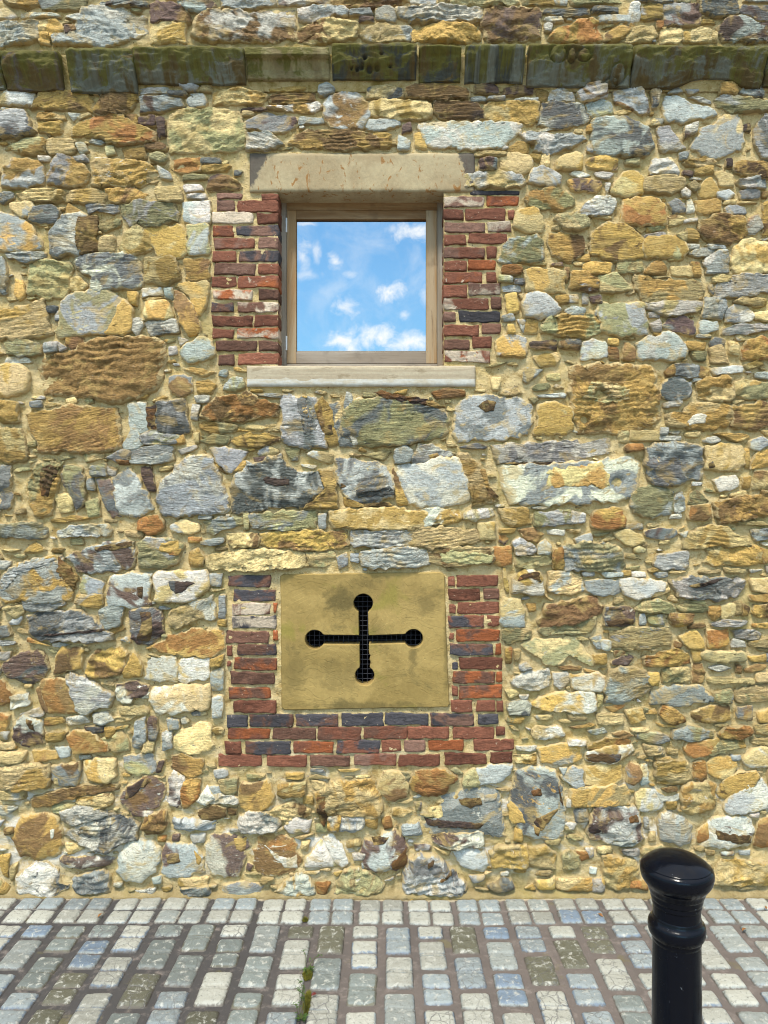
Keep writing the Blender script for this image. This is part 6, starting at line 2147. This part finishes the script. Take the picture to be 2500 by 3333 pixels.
# ------------------------------------------------------------------ weed, moss, leaves
def gpt(px, py):
    d = F * HC / (py - 1666.5)
    return Vector(((px - 1250) * d / F, d - D, 0))
def leaf_mat(name, c, rough=.6):
    m, g = newmat(name)
    tc = g.n('ShaderNodeTexCoord').outputs['Object']
    cc = g.mix(g.ramp(g.noise(tc, 60, 3, .6), .35, .65), c, tuple(q * .6 for q in c))
    principled(g, cc, rough, None, .3)
    return m
ML = leaf_mat('weed_leaf', (.05, .10, .018)); MS = leaf_mat('weed_stem', (.07, .075, .02)); MM = leaf_mat('moss', (.13, .12, .012), .95); MRD = leaf_mat('red_leaf', (.10, .015, .012))
MDL = leaf_mat('dead_leaf', (.20, .09, .03)); MYL = leaf_mat('yellow_leaf', (.38, .22, .04))
def leafblade(bm, base, dirv, L, W, up, fold=.25):
    d = Vector(dirv).normalized(); s = d.cross(Vector((0, 0, 1)));
    if s.length < .1: s = Vector((1, 0, 0))
    s.normalize(); n = s.cross(d)
    pts = []
    for t, w in ((0, .12), (.25, .8), (.5, 1), (.75, .7), (1, .05)):
        c = Vector(base) + d * L * t + n * (-fold * L * t * t) + Vector((0, 0, up * math.sin(t * math.pi)))
        pts.append((bm.verts.new(c - s * W * w * .5 + n * W * .12), bm.verts.new(c), bm.verts.new(c + s * W * w * .5 + n * W * .12)))
    for a, b in zip(pts, pts[1:]):
        bm.faces.new((a[0], a[1], b[1], b[0])); bm.faces.new((a[1], a[2], b[2], b[1]))
def fin(bm, name, mat, parent):
    bmesh.ops.recalc_face_normals(bm, faces=bm.faces[:])
    me = bpy.data.meshes.new(name); bm.to_mesh(me); bm.free(); me.materials.append(mat)
    for p in me.polygons: p.use_smooth = True
    return link(bpy.data.objects.new(name, me), parent)
rw = random.Random(5)
def weed(px, py, label, stems, group=None):
    base = gpt(px, py)
    root = empty('weed', base); tag(root, label, 'weed', group)
    for (dx, dy, hgt, lean, nl) in stems:
        bs = bmesh.new()
        p = Vector((0, 0, .0)); pts = [p.copy()]
        n = 9
        for i in range(n):
            t = (i + 1) / n
            p = Vector((dx * t + .006 * math.sin(t * 5 + dx * 50), dy * t, hgt * math.sin(min(t * 1.6, 1.57)) * (1 - .25 * t)))
            pts.append(p)
        for a, b in zip(pts, pts[1:]): tube(bs, a, b, .0011, 5)
        for i in range(nl):
            k = rw.uniform(.25, 1) * (len(pts) - 1); a = pts[int(k)]
            an = rw.uniform(0, 6.28)
            bl = bmesh.new(); leafblade(bl, a, (math.cos(an), math.sin(an), rw.uniform(.1, .7)), rw.uniform(.008, .017), rw.uniform(.004, .008), .001); fin(bl, 'leaf', ML, root)
        fin(bs, 'stem', MS, root)
    # basal rosette
    for i in range(26):
        an = rw.uniform(0, 6.28); r_ = rw.uniform(0, .012)
        bl = bmesh.new(); leafblade(bl, (r_ * math.cos(an), r_ * math.sin(an), .002), (math.cos(an), math.sin(an), rw.uniform(.1, 1.1)), rw.uniform(.012, .024), rw.uniform(.006, .011), .002); fin(bl, 'leaf', ML, root)
    return root
weed(1003, 3163, 'small green weed in the paving joint nearer the wall', [(-.035, .06, .075, 0, 3), (.05, .05, .06, 0, 4), (.012, .03, .05, 0, 3), (-.03, -.05, .045, 0, 6), (.03, -.015, .04, 0, 4)])
weed(982, 3318, 'taller straggly weed in the paving joint at the bottom edge', [(-.03, .05, .12, 0, 9), (-.012, .06, .15, 0, 10), (.012, .045, .085, 0, 6), (-.045, .01, .07, 0, 7), (.005, .10, .10, 0, 6)])
def moss(name, px, py, rx, ry, label, n=420):
    base = gpt(px, py); bm = bmesh.new()
    for i in range(n):
        a = rw.uniform(0, 6.28); r_ = math.sqrt(rw.random())
        x, y = rx * r_ * math.cos(a), ry * r_ * math.sin(a)
        h = (1 - r_ * r_) * .010 + .002
        an = rw.uniform(0, 6.28)
        b = Vector((x, y, -.006)); t = b + Vector((math.cos(an) * .003, math.sin(an) * .003, h + .006)); s = Vector((-math.sin(an), math.cos(an), 0)) * .0018
        bm.faces.new([bm.verts.new(b - s), bm.verts.new(b + s), bm.verts.new(t)])
        v = [bm.verts.new(t + Vector((rw.uniform(-.003, .003), rw.uniform(-.003, .003), rw.uniform(-.001, .002)))) for _ in range(3)]
        bm.faces.new(v)
    o = fin(bm, name, MM, None); o.location = base; tag(o, label, 'moss', None, 'stuff')
moss('moss', 1001, 3172, .022, .035, 'olive moss round the small weed')
moss('moss', 1000, 3262, .016, .075, 'strip of olive moss in the paving joint', 700)
moss('moss', 994, 2993, .014, .012, 'dark moss tuft between two pavers by the wall', 160)
def dead(px, py, size, ang, mat, label, zz=.006, red=False):
    bm = bmesh.new()
    leafblade(bm, (-size / 2, 0, 0), (1, .15, .05), size, size * .55, size * .22, -.1)
    o = fin(bm, 'fallen_leaf', mat, None); p = gpt(px, py); o.location = (p.x, p.y, zz); o.rotation_euler = (rw.uniform(-.3, .3), rw.uniform(-.2, .2), ang)
    tag(o, label, 'leaf')
dead(327, 2986, .028, .9, MDL, 'curled brown leaf on the left part of the paving')
dead(1956, 2984, .028, 2.0, MDL, 'brown leaf on the paving left of the bollard near the wall')
dead(2424, 3033, .030, .4, MDL, 'crumpled brown leaf on the paving right of the bollard')
dead(1341, 2936, .018, .2, MYL, 'tiny yellow leaf on a blue paver by the wall')
dead(2493, 2960, .024, 1.2, MDL, 'dark leaf at the right edge of the paving')
dead(1022, 3248, .024, .5, MRD, 'dark red leaf beside the taller weed', .010)
